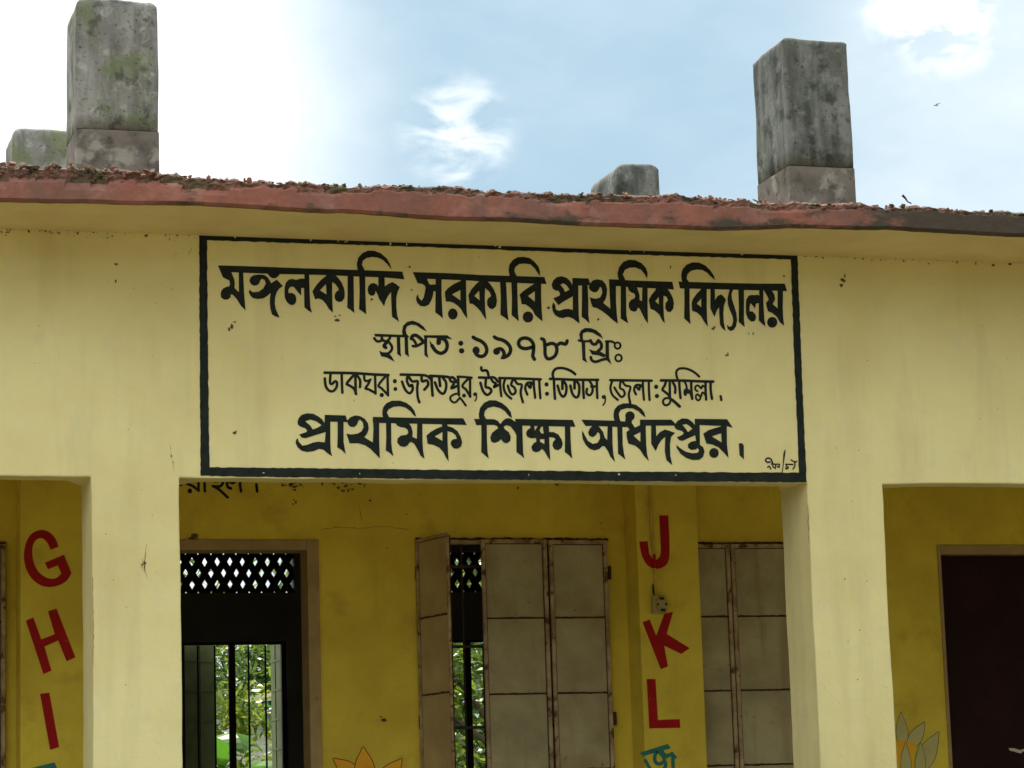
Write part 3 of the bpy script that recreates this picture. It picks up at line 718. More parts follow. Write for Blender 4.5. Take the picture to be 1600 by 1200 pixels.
pa.P(F_, [(1003,620),(1010,540),(1040,495),(1080,485),(1110,490),(1150,482),(1170,500),(1170,425),(1220,425),(1225,640),(1235,790),(1248,885),(1205,845),(1165,805),(1165,590),(1130,595),(1118,660),(1090,620),(1060,590),(1050,640),(1050,690),(1090,695),(1125,735),(1130,780),(1110,815),(1070,820),(1030,785),(1005,720)])
pa.P(F_, [(1225,425),(1325,425),(1360,480),(1370,540),(1340,600),(1400,655),(1400,430),(1468,432),(1465,650),(1470,770),(1483,875),(1430,830),(1390,760),(1330,710),(1280,690),(1265,640),(1255,585),(1290,545),(1270,500)]); pa.D(F_, (1333,828), 64, 68)
pa.build('word', M_black, sign)
# ---- line 2
G_ = (570, 500, 8); H_ = (780, 505, 8); I_ = (730, 515, 16)
pa.P(G_, [(115,172),(300,178),(490,185),(490,218),(300,212),(130,208)])
pa.S(G_, 34, [(118,228),(150,264),(195,264),(218,235)], [(212,190),(214,235),(228,258)], [(228,250),(265,268),(305,240),(322,195)])
pa.S(G_, 44, [(285,270),(255,300),(240,325),(262,345)]); pa.S(G_, 34, [(290,262),(338,330),(332,380),(290,418),(235,420)])
pa.P(G_, [(178,383),(230,405),(310,425),(340,460),(375,525),(330,500),(270,468),(205,455)])
pa.P(G_, [(398,200),(442,200),(448,410),(456,460),(405,425)]); pa.P(G_, [(495,195),(538,195),(546,410),(556,462),(502,425)])
pa.P(G_, [(465,140),(480,70),(530,22),(600,8),(680,38),(740,88),(778,148),(700,105),(640,65),(580,58),(530,78),(512,120),(520,170),(560,215),(485,215),(470,180)])
pa.S(G_, 44, [(582,232),(600,198),(640,192),(690,225),(735,275)]); pa.S(G_, 36, [(585,228),(620,262),(640,300)], [(600,325),(650,325),(740,275)])
pa.P(G_, [(735,190),(1030,190),(1098,242),(1020,232),(780,222),(780,400),(795,478),(745,440),(742,222)])
pa.S(G_, 60, [(930,235),(922,285)]); pa.S(G_, 46, [(955,222),(1010,258),(1030,320),(1010,385),(950,416),(885,385),(840,320)]); pa.P(G_, [(808,250),(830,280),(862,345),(840,350),(815,300)])
pa.D(G_, (1200,290), 32); pa.D(G_, (1210,385), 34)
pa.build('word', M_black, sign)
pa.S(I_, 92, [(150,190),(220,235),(330,280),(430,360),(485,470),(480,570),(420,650),(330,670),(240,630),(200,560)]); pa.D(I_, (222,520), 92, 100)
pa.build('numeral', M_black, sign)
pa.S(I_, 92, [(680,185),(760,230),(880,260),(980,320),(1060,410),(1085,510),(1050,610),(985,665),(905,700)]); pa.D(I_, (735,545), 88, 88)
pa.S(I_, 92, [(760,490),(830,480),(890,520),(920,590),(910,680)]); pa.P(I_, [(870,640),(960,640),(1000,700),(900,735),(825,742)])
pa.build('numeral', M_black, sign)
pa.S(H_, 46, [(412,300),(330,318),(265,298),(242,248),(268,200),(330,185),(392,210),(428,270),(428,350),(420,410),(440,450)])
pa.build('numeral', M_black, sign)
pa.S(H_, 44, [(530,195),(562,215),(572,300),(575,390),(600,440),(650,440),(702,400),(722,330),(700,268),(650,252),(600,268)], [(725,275),(770,248),(830,262),(850,220)])
pa.build('numeral', M_black, sign)
pa.S(H_, 30, [(995,215),(1040,225),(1130,225)], [(1335,228),(1400,228),(1440,245)])
pa.P(H_, [(1028,220),(1075,220),(1080,430),(1102,495),(1040,460)])
pa.P(H_, [(1000,140),(1020,92),(1070,60),(1140,60),(1210,85),(1270,135),(1300,195),(1230,155),(1170,120),(1100,108),(1050,125),(1045,165),(1052,215),(1012,215)])
pa.S(H_, 40, [(1140,215),(1165,255),(1205,262),(1240,215)], [(1240,215),(1275,255),(1275,310),(1235,350)])
pa.P(H_, [(1120,322),(1180,345),(1250,348),(1290,368),(1340,400),(1310,428),(1240,402),(1160,392)])
pa.P(H_, [(1328,215),(1372,215),(1375,430),(1405,518),(1350,470),(1328,430)]); pa.S(H_, 36, [(1145,425),(1160,465),(1210,482),(1290,455),(1350,445)])
for c, r in (((1480,280), 37), ((1492,435), 40)): pa.S(H_, 26, [(c[0]+r*math.cos(t*.7854), c[1]+r*1.05*math.sin(t*.7854)) for t in range(9)])
pa.build('word', M_black, sign)
# ---- line 3
T1 = (495, 565, 8); T2 = (655, 565, 8); T3 = (805, 565, 8); T4 = (945, 570, 8)
pa.S(T1, 36, [(98,138),(240,140),(480,145),(700,160),(895,168)])
pa.S(T1, 34, [(172,150),(166,262),(192,278),(228,245),(252,265),(244,325),(200,370),(150,360),(112,305),(100,210)], [(312,150),(314,270),(320,388)], [(465,165),(376,272),(402,295),(465,338),(492,405)], [(482,160),(486,400)], [(505,175),(542,235),(540,318)])
pa.S(T1, 32, [(592,175),(600,235),(640,240),(672,225)], [(662,240),(640,285),(608,335),(645,345),(728,390)], [(728,170),(735,400)], [(862,180),(772,295),(812,335),(892,420)], [(885,175),(890,422)]); pa.D(T1, (812,418), 27)
pa.D(T1, (975,245), 25, 28); pa.D(T1, (982,342), 25)
pa.build('word', M_black, sign)
pa.S(T1, 34, [(1048,162),(1200,165),(1350,172),(1405,200),(1435,235)], [(1135,175),(1128,245),(1160,308),(1190,290),(1198,350),(1160,396),(1105,350),(1065,250)], [(1150,190),(1195,248),(1260,245),(1255,330),(1262,440),(1282,508)])
pa.S(T1, 36, [(1310,195),(1318,248),(1375,235),(1392,290),(1345,350)])
pa.S(T2, 36, [(155,185),(158,300),(168,425)], [(135,178),(330,188),(385,200),(425,200),(475,260)], [(250,200),(262,305)])
pa.S(T2, 34, [(290,195),(335,260),(332,350),(298,402),(240,360),(197,260)], [(380,215),(400,250),(440,262),(400,335),(480,300)], [(488,190),(490,300),(496,420)])
pa.S(T2, 28, [(495,400),(440,408),(390,445),(402,492),(450,510),(500,462)], [(510,450),(545,495),(582,548)])
pa.S(T2, 32, [(480,188),(560,192),(655,202)], [(622,205),(540,300),(585,350),(640,438)], [(636,200),(636,438)]); pa.D(T2, (560,425), 25)
pa.D(T2, (700,408), 26, 24); pa.S(T2, 18, [(715,425),(716,460),(697,492)])
pa.build('word', M_black, sign)
pa.S(T2, 34, [(748,198),(860,202),(935,198),(985,250)], [(1000,205),(1260,212),(1520,222)], [(775,72),(785,112),(845,112),(868,180),(870,205)], [(835,210),(830,312),(862,325),(895,345),(898,380),(850,416),(800,370),(765,265)])
pa.S(T2, 32, [(900,215),(925,255),(960,275),(930,320),(1005,285)], [(1010,205),(1012,300),(1026,432)], [(1075,215),(1055,300),(1080,395),(1150,462)], [(1172,222),(1150,290),(1190,325),(1205,380),(1165,412),(1130,370),(1108,300)], [(1190,222),(1228,278),(1282,290),(1268,390),(1296,508)], [(1400,262),(1350,268),(1325,330),(1352,412)], [(1355,285),(1390,330),(1400,265),(1432,290)], [(1430,222),(1436,330),(1450,452)], [(1500,222),(1505,330),(1515,458)])
pa.D(T3, (392,285), 26, 28); pa.D(T3, (398,402), 26)
pa.build('word', M_black, sign)
pa.S(T3, 34, [(435,215),(740,226),(1036,228)], [(485,220),(488,330),(498,465)], [(478,215),(470,145),(505,92),(575,80),(650,95),(715,128),(750,158)])
pa.S(T3, 36, [(590,245),(590,340)], [(742,245),(742,335)])
pa.S(T3, 34, [(600,238),(638,300),(634,395),(600,438),(560,395),(530,300)], [(762,238),(800,300),(794,415),(760,448),(715,400),(690,300)], [(850,230),(850,340),(858,455)])
pa.S(T3, 32, [(925,235),(962,300),(965,375),(930,422),(892,392),(898,340)], [(950,312),(1015,310)], [(1020,228),(1022,340),(1028,455)])
pa.D(T3, (1108,442), 28, 26); pa.S(T3, 20, [(1128,458),(1122,510),(1098,545)])
pa.build('word', M_black, sign)
pa.S(T4, 34, [(68,192),(330,195),(586,198)]); pa.S(T4, 30, [(95,200),(70,285),(95,375),(162,438)], [(200,200),(190,285),(235,318),(248,370),(208,402),(160,350),(120,285)], [(220,205),(258,258),(320,278),(300,370),(318,478)], [(440,252),(390,255),(366,310),(390,370)], [(392,270),(430,312),(442,252),(475,285)], [(475,200),(480,320),(490,438)], [(550,200),(552,320),(560,438)])
pa.D(T4, (642,275), 26, 28); pa.D(T4, (652,390), 27)
pa.build('word', M_black, sign)
KU = (1025, 570, 16)
pa.S(KU, 70, [(125,390),(700,395),(1100,412),(1430,420)])
pa.S(KU, 66, [(250,420),(215,520),(160,620),(230,680),(320,760),(350,850)], [(345,400),(345,600),(350,850)], [(420,430),(480,560),(478,700)], [(580,400),(590,600),(615,830)], [(1240,420),(1240,640),(1255,870)], [(1365,430),(1368,640),(1400,850)], [(880,410),(885,620),(905,850)])
pa.S(KU, 58, [(350,830),(230,840),(175,910),(200,990),(270,1010),(340,960),(370,860)]); pa.S(KU, 78, [(380,860),(470,930),(590,1040)])
pa.S(KU, 60, [(548,380),(515,280),(512,160),(590,95),(720,90),(860,130),(990,210),(1080,295)])
pa.S(KU, 56, [(700,400),(750,490),(770,600),(750,640)], [(800,640),(860,720),(900,840)]); pa.D(KU, (735,690), 52, 92); pa.P(KU, [(720,590),(790,590),(880,650),(880,740),(800,720),(720,700)])
pa.S(KU, 52, [(1230,560),(1165,520),(1130,590),(1060,520),(990,540),(985,620),(1040,660)], [(1240,760),(1160,690),(1120,800),(1050,740),(1000,770),(1005,850),(1060,890),(1110,840)])
pa.S(T4, 32, [(1448,392),(1458,440)])
pa.build('word', M_black, sign)
# ---- line 4
Q1 = (455, 620, 8); Q2 = (560, 620, 8); Q3 = (735, 620, 8); Q4 = (890, 625, 8); Q5 = (1000, 625, 8)
pa.P(Q1, [(78,320),(90,270),(130,225),(200,205),(280,212),(340,245),(385,280),(415,325),(420,225),(490,228),(490,300),(490,560),(495,680),(515,745),(460,710),(400,660),(350,650),(280,680),(200,690),(130,675),(80,630),(55,580),(60,540),(80,515),(95,560),(140,610),(200,600),(270,572),(340,560),(420,570),(430,440),(300,480),(180,518),(130,510),(100,470),(190,440),(200,420),(170,390),(120,375),(85,350)], [(175,305),(240,285),(310,305),(380,355),(330,385),(270,408),(240,360)])
pa.P(Q1, [(420,225),(680,232),(708,318),(650,314),(420,310)]); pa.P(Q1, [(580,300),(655,300),(655,560),(665,620),(682,715),(630,665),(575,630),(580,500)])
pa.P(Q1, [(690,460),(750,470),(830,460),(880,430),(905,380),(895,320),(860,285),(840,300),(825,345),(790,378),(740,375),(710,345),(700,295),(740,255),(800,232),(860,240),(920,275),(960,330),(970,400),(950,460),(915,505),(1020,570),(1028,400),(1020,250),(1100,252),(1100,560),(1108,770),(1050,710),(990,650),(920,605),(840,580),(730,582),(710,520)])
pa.P(Q2, [(180,250),(500,258),(900,265),(1310,268),(1355,352),(1100,345),(800,338),(430,330),(260,326),(180,320)])
pa.P(Q2, [(345,315),(410,315),(412,560),(420,660),(438,745),(390,700),(342,670),(348,500)])
pa.P(Q2, [(298,190),(310,130),(350,80),(420,48),(520,48),(600,75),(660,120),(700,175),(725,250),(690,230),(650,180),(590,135),(520,118),(440,125),(380,155),(355,195),(385,255),(385,275),(315,275),(300,230)])
pa.P(Q2, [(460,325),(625,320),(660,370),(680,440),(675,500),(730,525),(735,330),(800,335),(802,560),(810,680),(828,775),(780,740),(740,660),(700,590),(665,565),(640,570),(620,605),(575,628),(520,615),(485,570),(490,520),(530,485),(600,475),(625,450),(615,410),(580,385),(530,380),(485,360)])
pa.P(Q2, [(850,485),(900,440),(970,400),(1045,370),(1045,335),(1110,335),(1115,365),(1180,385),(1240,430),(1280,500),(1298,570),(1285,620),(1240,650),(1190,645),(1155,600),(1155,560),(1185,530),(1230,525),(1215,480),(1170,445),(1115,430),(1115,560),(1122,700),(1130,810),(1090,750),(1060,690),(1010,635),(940,600),(865,588)], [(1050,440),(1050,550),(955,495)])
pa.build('word', M_black, sign)
pa.P(Q3, [(45,275),(300,280),(345,302),(375,342),(405,300),(445,270),(495,268),(545,300),(560,315),(560,275),(650,277),(650,355),(655,560),(660,700),(675,770),(630,730),(575,690),(575,480),(550,430),(500,370),(450,355),(415,375),(430,405),(480,440),(505,500),(500,550),(460,582),(420,575),(380,530),(350,560),(300,577),(260,560),(248,510),(270,450),(320,410),(345,395),(340,370),(300,352),(190,352),(75,355)])
pa.P(Q3, [(560,275),(1280,288),(1315,375),(1000,368),(640,360)])
pa.P(Q3, [(135,345),(205,345),(208,560),(215,690),(232,775),(180,730),(135,690),(138,500)])
pa.P(Q3, [(105,215),(120,140),(170,75),(240,42),(320,45),(400,80),(460,130),(505,190),(522,270),(480,240),(430,180),(370,140),(290,122),(220,140),(180,180),(172,230),(195,275),(195,295),(115,295),(107,250)])
pa.P(Q3, [(745,352),(980,357),(985,440),(1040,440),(1100,470),(1140,530),(1155,590),(1140,640),(1095,668),(1050,655),(1025,610),(1035,560),(1065,530),(1040,510),(985,505),(990,640),(1000,800),(960,740),(925,680),(895,650),(865,680),(820,695),(775,675),(762,625),(790,580),(825,560),(820,515),(760,520),(710,500),(695,455),(715,410),(750,390)], [(800,365),(840,365),(805,425)], [(905,368),(915,460),(885,455),(865,420),(880,382)], [(870,530),(925,530),(925,590),(870,560)])
pa.P(Q3, [(1180,360),(1248,365),(1255,560),(1262,690),(1275,775),(1230,730),(1180,690),(1182,500)])
pa.build('word', M_black, sign)
pa.P(Q4, [(145,245),(560,258),(690,268),(715,340),(560,335),(340,325),(200,325)])
pa.P(Q4, [(290,315),(360,320),(420,400),(440,470),(470,500),(475,320),(535,322),(538,560),(548,680),(570,775),(510,710),(480,640),(440,580),(410,575),(370,615),(310,630),(250,610),(200,560),(165,490),(155,420),(160,380),(190,440),(230,510),(290,548),(350,535),(380,480),(375,420),(350,400),(330,440),(290,465),(250,450),(232,410),(250,360)])
pa.P(Q4, [(595,330),(660,335),(665,560),(680,670),(698,745),(650,705),(605,670),(602,500)])
pa.P(Q4, [(548,180),(560,120),(600,70),(670,42),(750,42),(830,60),(900,110),(935,160),(950,220),(910,190),(860,140),(790,105),(710,102),(640,125),(615,170),(625,230),(640,265),(640,280),(565,280),(550,220)])
pa.D(Q4, (755,200), 60, 60)
pa.P(Q4, [(700,220),(790,240),(775,280),(815,345),(880,315),(885,245),(950,250),(958,560),(970,680),(992,765),(930,700),(880,620),(820,570),(735,545),(715,470),(710,400),(750,370),(720,335),(690,300)], [(885,400),(885,525),(800,445)])
pa.P(Q4, [(880,245),(1270,245),(1318,288),(1310,320),(880,320)])
pa.P(Q4, [(1020,310),(1078,310),(1085,450),(1130,400),(1190,368),(1250,385),(1320,410),(1270,460),(1255,560),(1260,700),(1285,815),(1210,750),(1190,640),(1195,460),(1150,500),(1110,560),(1078,640),(1020,545)])
pa.P(Q5, [(430,310),(470,260),(530,228),(600,235),(650,270),(685,310),(685,235),(745,240),(750,560),(790,590),(808,640),(790,710),(740,748),(660,750),(580,725),(510,675),(460,600),(455,560),(500,600),(570,645),(650,665),(720,660),(740,630),(720,600),(690,620),(640,625),(600,595),(600,550),(640,520),(700,510),(690,440),(600,480),(530,512),(490,500),(460,465),(530,435),(550,410),(520,385),(460,370),(435,345)], [(530,310),(580,300),(620,325),(655,360),(600,400),(570,355)])
pa.P(Q5, [(685,235),(1090,240),(1160,345),(1090,328),(745,312)])
pa.P(Q5, [(790,420),(860,375),(1010,330),(1010,315),(1085,320),(1088,560),(1108,725),(1050,660),(980,590),(900,555),(830,545),(810,480)], [(1015,415),(1020,530),(900,455)]); pa.D(Q5, (925,662), 60, 62)
pa.P(Q5, [(1235,540),(1280,540),(1298,570),(1300,745),(1245,690)])
pa.build('word', M_black, sign)
# sign painter's signature
Z_ = (1180, 690, 17.14)
pa.S(Z_, 44, [(400,545),(320,550),(280,500),(310,450),(380,445),(435,490),(470,590)]); pa.S(Z_, 34, [(335,690),(365,655),(400,690),(420,735)], [(430,600),(660,605)], [(475,620),(480,680),(540,690),(545,620)], [(530,690),(545,725)], [(640,610),(642,690),(590,660)])
pa.P(Z_, [(795,205),(815,240),(800,370),(760,640),(730,860),(705,860),(740,600),(750,370),(765,280)])
pa.S(Z_, 36, [(820,605),(1010,612)], [(830,610),(840,660),(890,690),(845,735),(820,700)], [(960,490),(1075,550),(1100,525)], [(1060,560),(1060,660),(1010,735)])
pa.build('signature', M_black, sign)
reparent_local(sign)
# small marks in the border and dirt spots on the wall
def spots(name, lst, Yp, m, seed, parent, off=.0022):
    r = random.Random(seed); v = []; f = []
    for (x, y, rad) in lst:
        b = len(v); n_ = r.randint(6, 10); ex = r.uniform(.6, 1.5); rad *= 1.15
        for k in range(n_):
            t = k*2*math.pi/n_; q = rad*r.uniform(.45, 1.25); v.append(pt(x+math.cos(t)*q*ex, y+math.sin(t)*q/ex, Yp-off))
        f.append(tuple(range(b, b+n_)))
    o = mesh(name, v, f, m, parent); o['kind'] = 'stuff'; return o
R_ = random.Random(3)
lst = [(45,361,2),(71,361,2.2),(106,360,2),(146,363,1.4),(167,361,1.6),(179,361.5,2.6),(228,368,2.8),(277,366,2.4),(181,413,2.2),(203,352,1),(181,440,2),(362,509,3.2),(358,514,2.2),(367,503,1.8),(527,500,3),(524,494,1.6),(531,493,1.2),(581,468,1.8),(640,417,1.6),(643,453,1.6),(1136,555,2.2),(1137,552,1.6),(366,676,2.8),(369,674,1.5),(1317,438,4),(1315,446,2.6),(1320,431,2),(1183,975,2.2),(226,880,2),(1048,417,1.8),(1225,432,1.6),(857,481,2),(1114,513,2.2),(1117,511,1.6),(1177,521,2),(1170,521,1.2),(935,499,2),(748,402,1),(1361,401,2.8),(1392,397,1.6),(1412,408,1.8),(1352,400,1.5),(1307,381,1.8),(1484,402,2.8),(1515,404,2),(1524,408,2.2),(1552,414,2.6),(1558,405,1.8),(1578,412,2.4),(1270,375,1.3),(268,712,1.4),(271,722,1.2),(1307,700,1),(1320,905,1.2),(222,882,1.6)]
for _ in range(230):
    x = R_.uniform(1255, 1600) if R_.random() < .65 else R_.uniform(0, 310); y = 358+x*.0295+R_.gauss(1, 4.5); lst.append((x, y, R_.choice((.5, .6, .8, 1.1, 1.5))))
for _ in range(45): lst.append((R_.uniform(0, 1600), R_.uniform(400, 745), R_.uniform(.4, .9)))
for _ in range(14): lst.append((R_.uniform(1275, 1385), R_.uniform(760, 1190), R_.uniform(.4, 1.0)))
for _ in range(14): lst.append((R_.uniform(150, 278), R_.uniform(760, 1190), R_.uniform(.4, .9)))
spots('dirt_spots', lst, YF, M_spot, 5, school)
def cracks(name, lines, Yp, m, w_):
    v = []; f = []; r = random.Random(12)
    for ln in lines:
        P_ = []
        for (a, c) in zip(ln, ln[1:]):
            n_ = max(2, int(math.hypot(c[0]-a[0], c[1]-a[1])/5))
            for i in range(n_): P_.append((a[0]+(c[0]-a[0])*i/n_+r.uniform(-.8, .8), a[1]+(c[1]-a[1])*i/n_+r.uniform(-.8, .8)))
        P_.append(ln[-1])
        b = len(v)
        for i, p in enumerate(P_):
            d = Vector(P_[min(i+1, len(P_)-1)])-Vector(P_[max(i-1, 0)]); d.normalize(); q = w_*r.uniform(.3, 1)*(.4 if i in (0, len(P_)-1) else 1)
            v += [pt(p[0]-d.y*q, p[1]+d.x*q, Yp-.0019), pt(p[0]+d.y*q, p[1]-d.x*q, Yp-.0019)]
        for i in range(len(P_)-1): f.append((b+2*i, b+2*i+1, b+2*i+3, b+2*i+2))
    o = mesh(name, v, f, m, school); o['kind'] = 'stuff'; return o
M_crack = mat('plaster_cracks', (.36, .28, .13), 1, (.24, .18, .08), 20)
cracks('plaster_cracks', [[(266,695),(268,712),(272,735)], [(268,712),(264,718)]], YF, M_crack, .4)
cracks('scuff_marks', [[(229,850),(226,880),(230,905)], [(226,868),(225,895)], [(223,872),(222,890)], [(145,900),(146,980),(145,1040)], [(1262,790),(1264,850)], [(276,395),(270,402)], [(300,388),(294,398)]], YF, M_spot, .5)
cracks('inner_cracks', [[(500,828),(530,823),(560,826),(600,822),(640,828)], [(1008,700),(1010,745)], [(560,790),(565,812)]], YB, M_spot, .45)
lst = [(541+R_.uniform(-2,2),377+R_.uniform(-4,4),1.8) for _ in range(4)]+[(R_.uniform(320,1240), 0, R_.uniform(.7,2.0)) for _ in range(30)]
lst = [(x, y if y else 366+(x-311)*.0303+R_.choice((0, 0, 3, 6)), r) for x, y, r in lst]+[(1122,394,2.4),(1124,391,1.6),(412,739,1.1),(967,741,1.4),(562,740,.9),(826,742,.8),(1056,742,1)]
spots('paint_flakes', lst, YF, M_cream, 6, school, .0028)
lst = []
for _ in range(70):
    x = R_.choice((R_.gauss(452, 14), R_.gauss(540, 22), R_.gauss(460, 6), R_.gauss(880, 80))); lst.append((x, R_.gauss(757, 5) if R_.random() < .7 else R_.uniform(752, 790), R_.uniform(.6, 2.6)))
lst += [(458,788,1.5),(459,781,1.2),(303,838,5),(299,842,4),(306,845,4),(600,1125,3.4),(595,1120,1.6),(635,803,1),(605,856,1.2),(940,817,1.3),(941,826,1.3),(948,843,2.6)]
spots('soot_marks', lst, YB, M_spot, 8, school)

# ---- writing on the verandah back wall, mostly hidden behind the beam
W_ = (280, 740, 11.43)
iw = Paint()
def S2(w_, *st): iw.S(W_, w_, *st, Y=YB)
S2(46, [(10,95),(1180,105)], [(5,140),(40,165),(28,205)], [(330,95),(135,170),(230,215),(350,305)], [(345,110),(345,300)], [(450,110),(458,318)])
iw.D(W_, (190,310), 40, 45, Y=YB)
S2(50, [(640,110),(645,140),(700,120)], [(775,110),(775,180),(720,230),(600,225)], [(620,230),(720,290),(865,425)], [(1000,125),(920,110),(858,160),(870,240),(925,265)], [(905,150),(960,170),(1010,130)], [(1085,110),(1090,220),(1105,318)], [(1378,195),(1392,318)])
iws = iw.build('painted_slogan', M_black); tag(iws, 'black Bengali writing on the inner wall, cut off by the beam above the open door', 'lettering')

# ---- alphabet on the pilasters
Ga = (0, 700, 2.4); Ja = (940, 730, 2.553); YP_ = YB-.20
def letter(name, lab, m, tile, polys):
    q = Paint()
    for p in polys: q.P(tile, *p, Y=YP_)
    o = q.build(name, m); tag(o, lab, 'letter', 'painted alphabet letters'); return o
def smooth(pts, n_=4):
    o = []; N_ = len(pts)
    for i in range(N_):
        p0, p1, p2, p3 = [Vector(pts[(i+k) % N_]) for k in (-1, 0, 1, 2)]
        for k in range(n_):
            t = k/n_; v = .5*((2*p1)+(-p0+p2)*t+(2*p0-5*p1+4*p2-p3)*t*t+(-p0+3*p1-3*p2+p3)*t**3); o.append((v.x, v.y))
    return o
def arc(seq):
    """mixed outline: ('c', [...]) runs are curved, others straight"""
    o = []
    for k, pts in seq:
        if k == 's': o += pts; continue
        P_ = [Vector(p) for p in pts]
        for i in range(len(P_)-1):
            p0 = P_[max(i-1, 0)]; p1 = P_[i]; p2 = P_[i+1]; p3 = P_[min(i+2, len(P_)-1)]
            for j in range(4):
                t = j/4; v = .5*((2*p1)+(-p0+p2)*t+(2*p0-5*p1+4*p2-p3)*t*t+(-p0+3*p1-3*p2+p3)*t**3); o.append((v.x, v.y))
        o.append(tuple(P_[-1]))
    return o
letter('painted_letter', 'red letter G painted at the top of the left pilaster', M_letred, Ga,
       [[arc([('c', [(220,370),(205,335),(178,312),(148,308),(115,325),(95,365),(90,415),(103,465),(130,500),(168,520),(212,518),(250,498),(268,468)]), ('s', [(240,400),(168,430),(180,455),(216,440),(230,470)]), ('c', [(230,470),(210,488),(180,488),(148,468),(127,430),(121,380),(132,348),(155,338),(175,352),(190,382)])])]])
letter('painted_letter', 'red letter H painted below the G on the left pilaster', M_letred, Ga, [[[(97,648),(125,635),(155,718),(205,698),(180,612),(212,602),(283,785),(250,800),(218,722),(167,745),(193,835),(163,848)]]])
letter('painted_letter', 'red letter I painted below the H on the left pilaster', M_letred, Ga, [[[(150,922),(185,917),(222,1122),(188,1132)]]])
letter('painted_letter', 'red letter J painted at the top of the pilaster between the two shuttered windows', M_letred, Ja,
       [[arc([('s', [(230,192),(266,192)]), ('c', [(266,192),(271,300),(268,370),(247,398),(215,406),(182,390),(160,350),(150,297)]), ('s', [(184,295)]), ('c', [(190,345),(205,366),(224,366),(236,340),(234,280),(230,192)])])]])
letter('painted_letter', 'red letter K painted beside the socket box', M_letred, Ja, [[[(163,618),(192,608),(218,672),(250,585),(285,577),(260,665),(352,722),(318,745),(250,712),(265,795),(236,806)]]])
letter('painted_letter', 'red letter L painted below the K', M_letred, Ja, [[[(180,845),(215,845),(225,1008),(312,1005),(314,1040),(190,1042)]]])
q = Paint(); TT = (990, 1120, 13.333)
q.P(TT, [(120,750),(710,565),(780,655),(200,820)], Y=YP_)
q.S(TT, 75, [(470,740),(440,840),(455,940),(530,985),(620,940),(640,870),(560,760),(500,720)], [(590,720),(640,790),(740,800),(800,765)], [(640,900),(670,1010),(600,1120),(470,1160),(350,1090),(245,910)], [(820,830),(820,960),(830,1100),(850,1300)], Y=YP_)
q.P(TT, [(640,800),(810,735),(915,845),(850,880),(780,820),(690,870)], Y=YP_)
o = q.build('painted_letter', M_teal); tag(o, 'teal Bengali letter painted below the red L', 'letter', 'painted alphabet letters')
q = Paint(); TT = (0, 1150, 10.667)
q.P(TT, [(400,560),(910,438),(945,520),(950,560),(470,690)], Y=YP_); q.S(TT, 70, [(620,600),(600,760),(700,850),(780,760)], Y=YP_)
o = q.build('painted_letter', M_teal); tag(o, 'teal letter painted below the red I, only its top edge in view', 'letter', 'painted alphabet letters')

# ---- lotus flowers painted on the back wall
def petal(a, b, wl, wr, n_=8):
    """pointed petal from base a to tip b; bulges wl / wr to either side"""
    A_, B2 = Vector(a), Vector(b); d = B2-A_; n__ = Vector((-d.y, d.x)).normalized(); o = []
    for k in range(n_+1): t = k/n_; o.append(A_+d*t+n__*wl*math.sin(math.pi*min(1, t**.8)))
    for k in range(n_-1, 0, -1): t = k/n_; o.append(A_+d*t-n__*wr*math.sin(math.pi*min(1, t**.8)))
    return [(v.x, v.y) for v in o]
def flower(name, lab, tile, petals, mf, ml, lw, extra=None):
    e = empty(name, pt(tile[0]+60, tile[1]+120, YB), lab, 'mural'); k = 0
    for (a, b, wl, wr) in petals:
        po = petal(a, b, wl, wr); q = Paint(); q.k = 0
        ox, oy, sc = tile; tr = tessellate_polygon([[Vector((x, y, 0)) for x, y in po]])
        off = .0015+.0004*k
        mesh('petal', [pt(ox+x/sc, oy+y/sc, YB-off) for x, y in po], [tuple(t) for t in tr], mf, e)
        q.S(tile, lw, po+[po[0]], Y=YB-.0002-off+.0015)
        q.build('petal_outline', ml, e); k += 1
    if extra: extra(e, k)
    reparent_local(e); return e
flower('lotus_mural', 'grey lotus with dark outlines painted beside the maroon door', (1380, 1080, 10),
       [((310,900),(275,325),95,95), ((120,950),(-60,560),95,95), ((400,900),(650,480),105,105), ((560,1300),(870,630),120,170)],
       M_greyp, M_greyline, 9,
       lambda e, k: (mesh('petal', [pt(1380+x/10, 1080+y/10, YB-.0035) for x, y in smooth([(200,1500),(220,830),(330,770),(440,790),(520,850),(480,960),(420,1500)])], [tuple(range(28))], M_orange, e),
                     [(mesh('petal', [pt(1380+x/10, 1080+y/10, YB-.004-.0004*i) for x, y in petal(*pp)], [tuple(range(16))], M_greyp, e),
                       (lambda Qp: (Qp.S((1380,1080,10), 8, petal(*pp)+[petal(*pp)[0]], Y=YB-.0027-.0004*i), Qp.build('petal_outline', M_greyline, e)))(Paint())) for i, pp in enumerate([((370,1400),(350,790),80,90), ((560,1400),(585,800),95,75)])]))
flower('lotus_mural', 'orange lotus with brown outlines painted between the door and the shuttered window', (500, 1120, 8.889),
       [((560,900),(180,575),130,110), ((800,960),(1140,580),150,110), ((670,960),(600,415),120,160)], M_orange, M_brownline, 12)


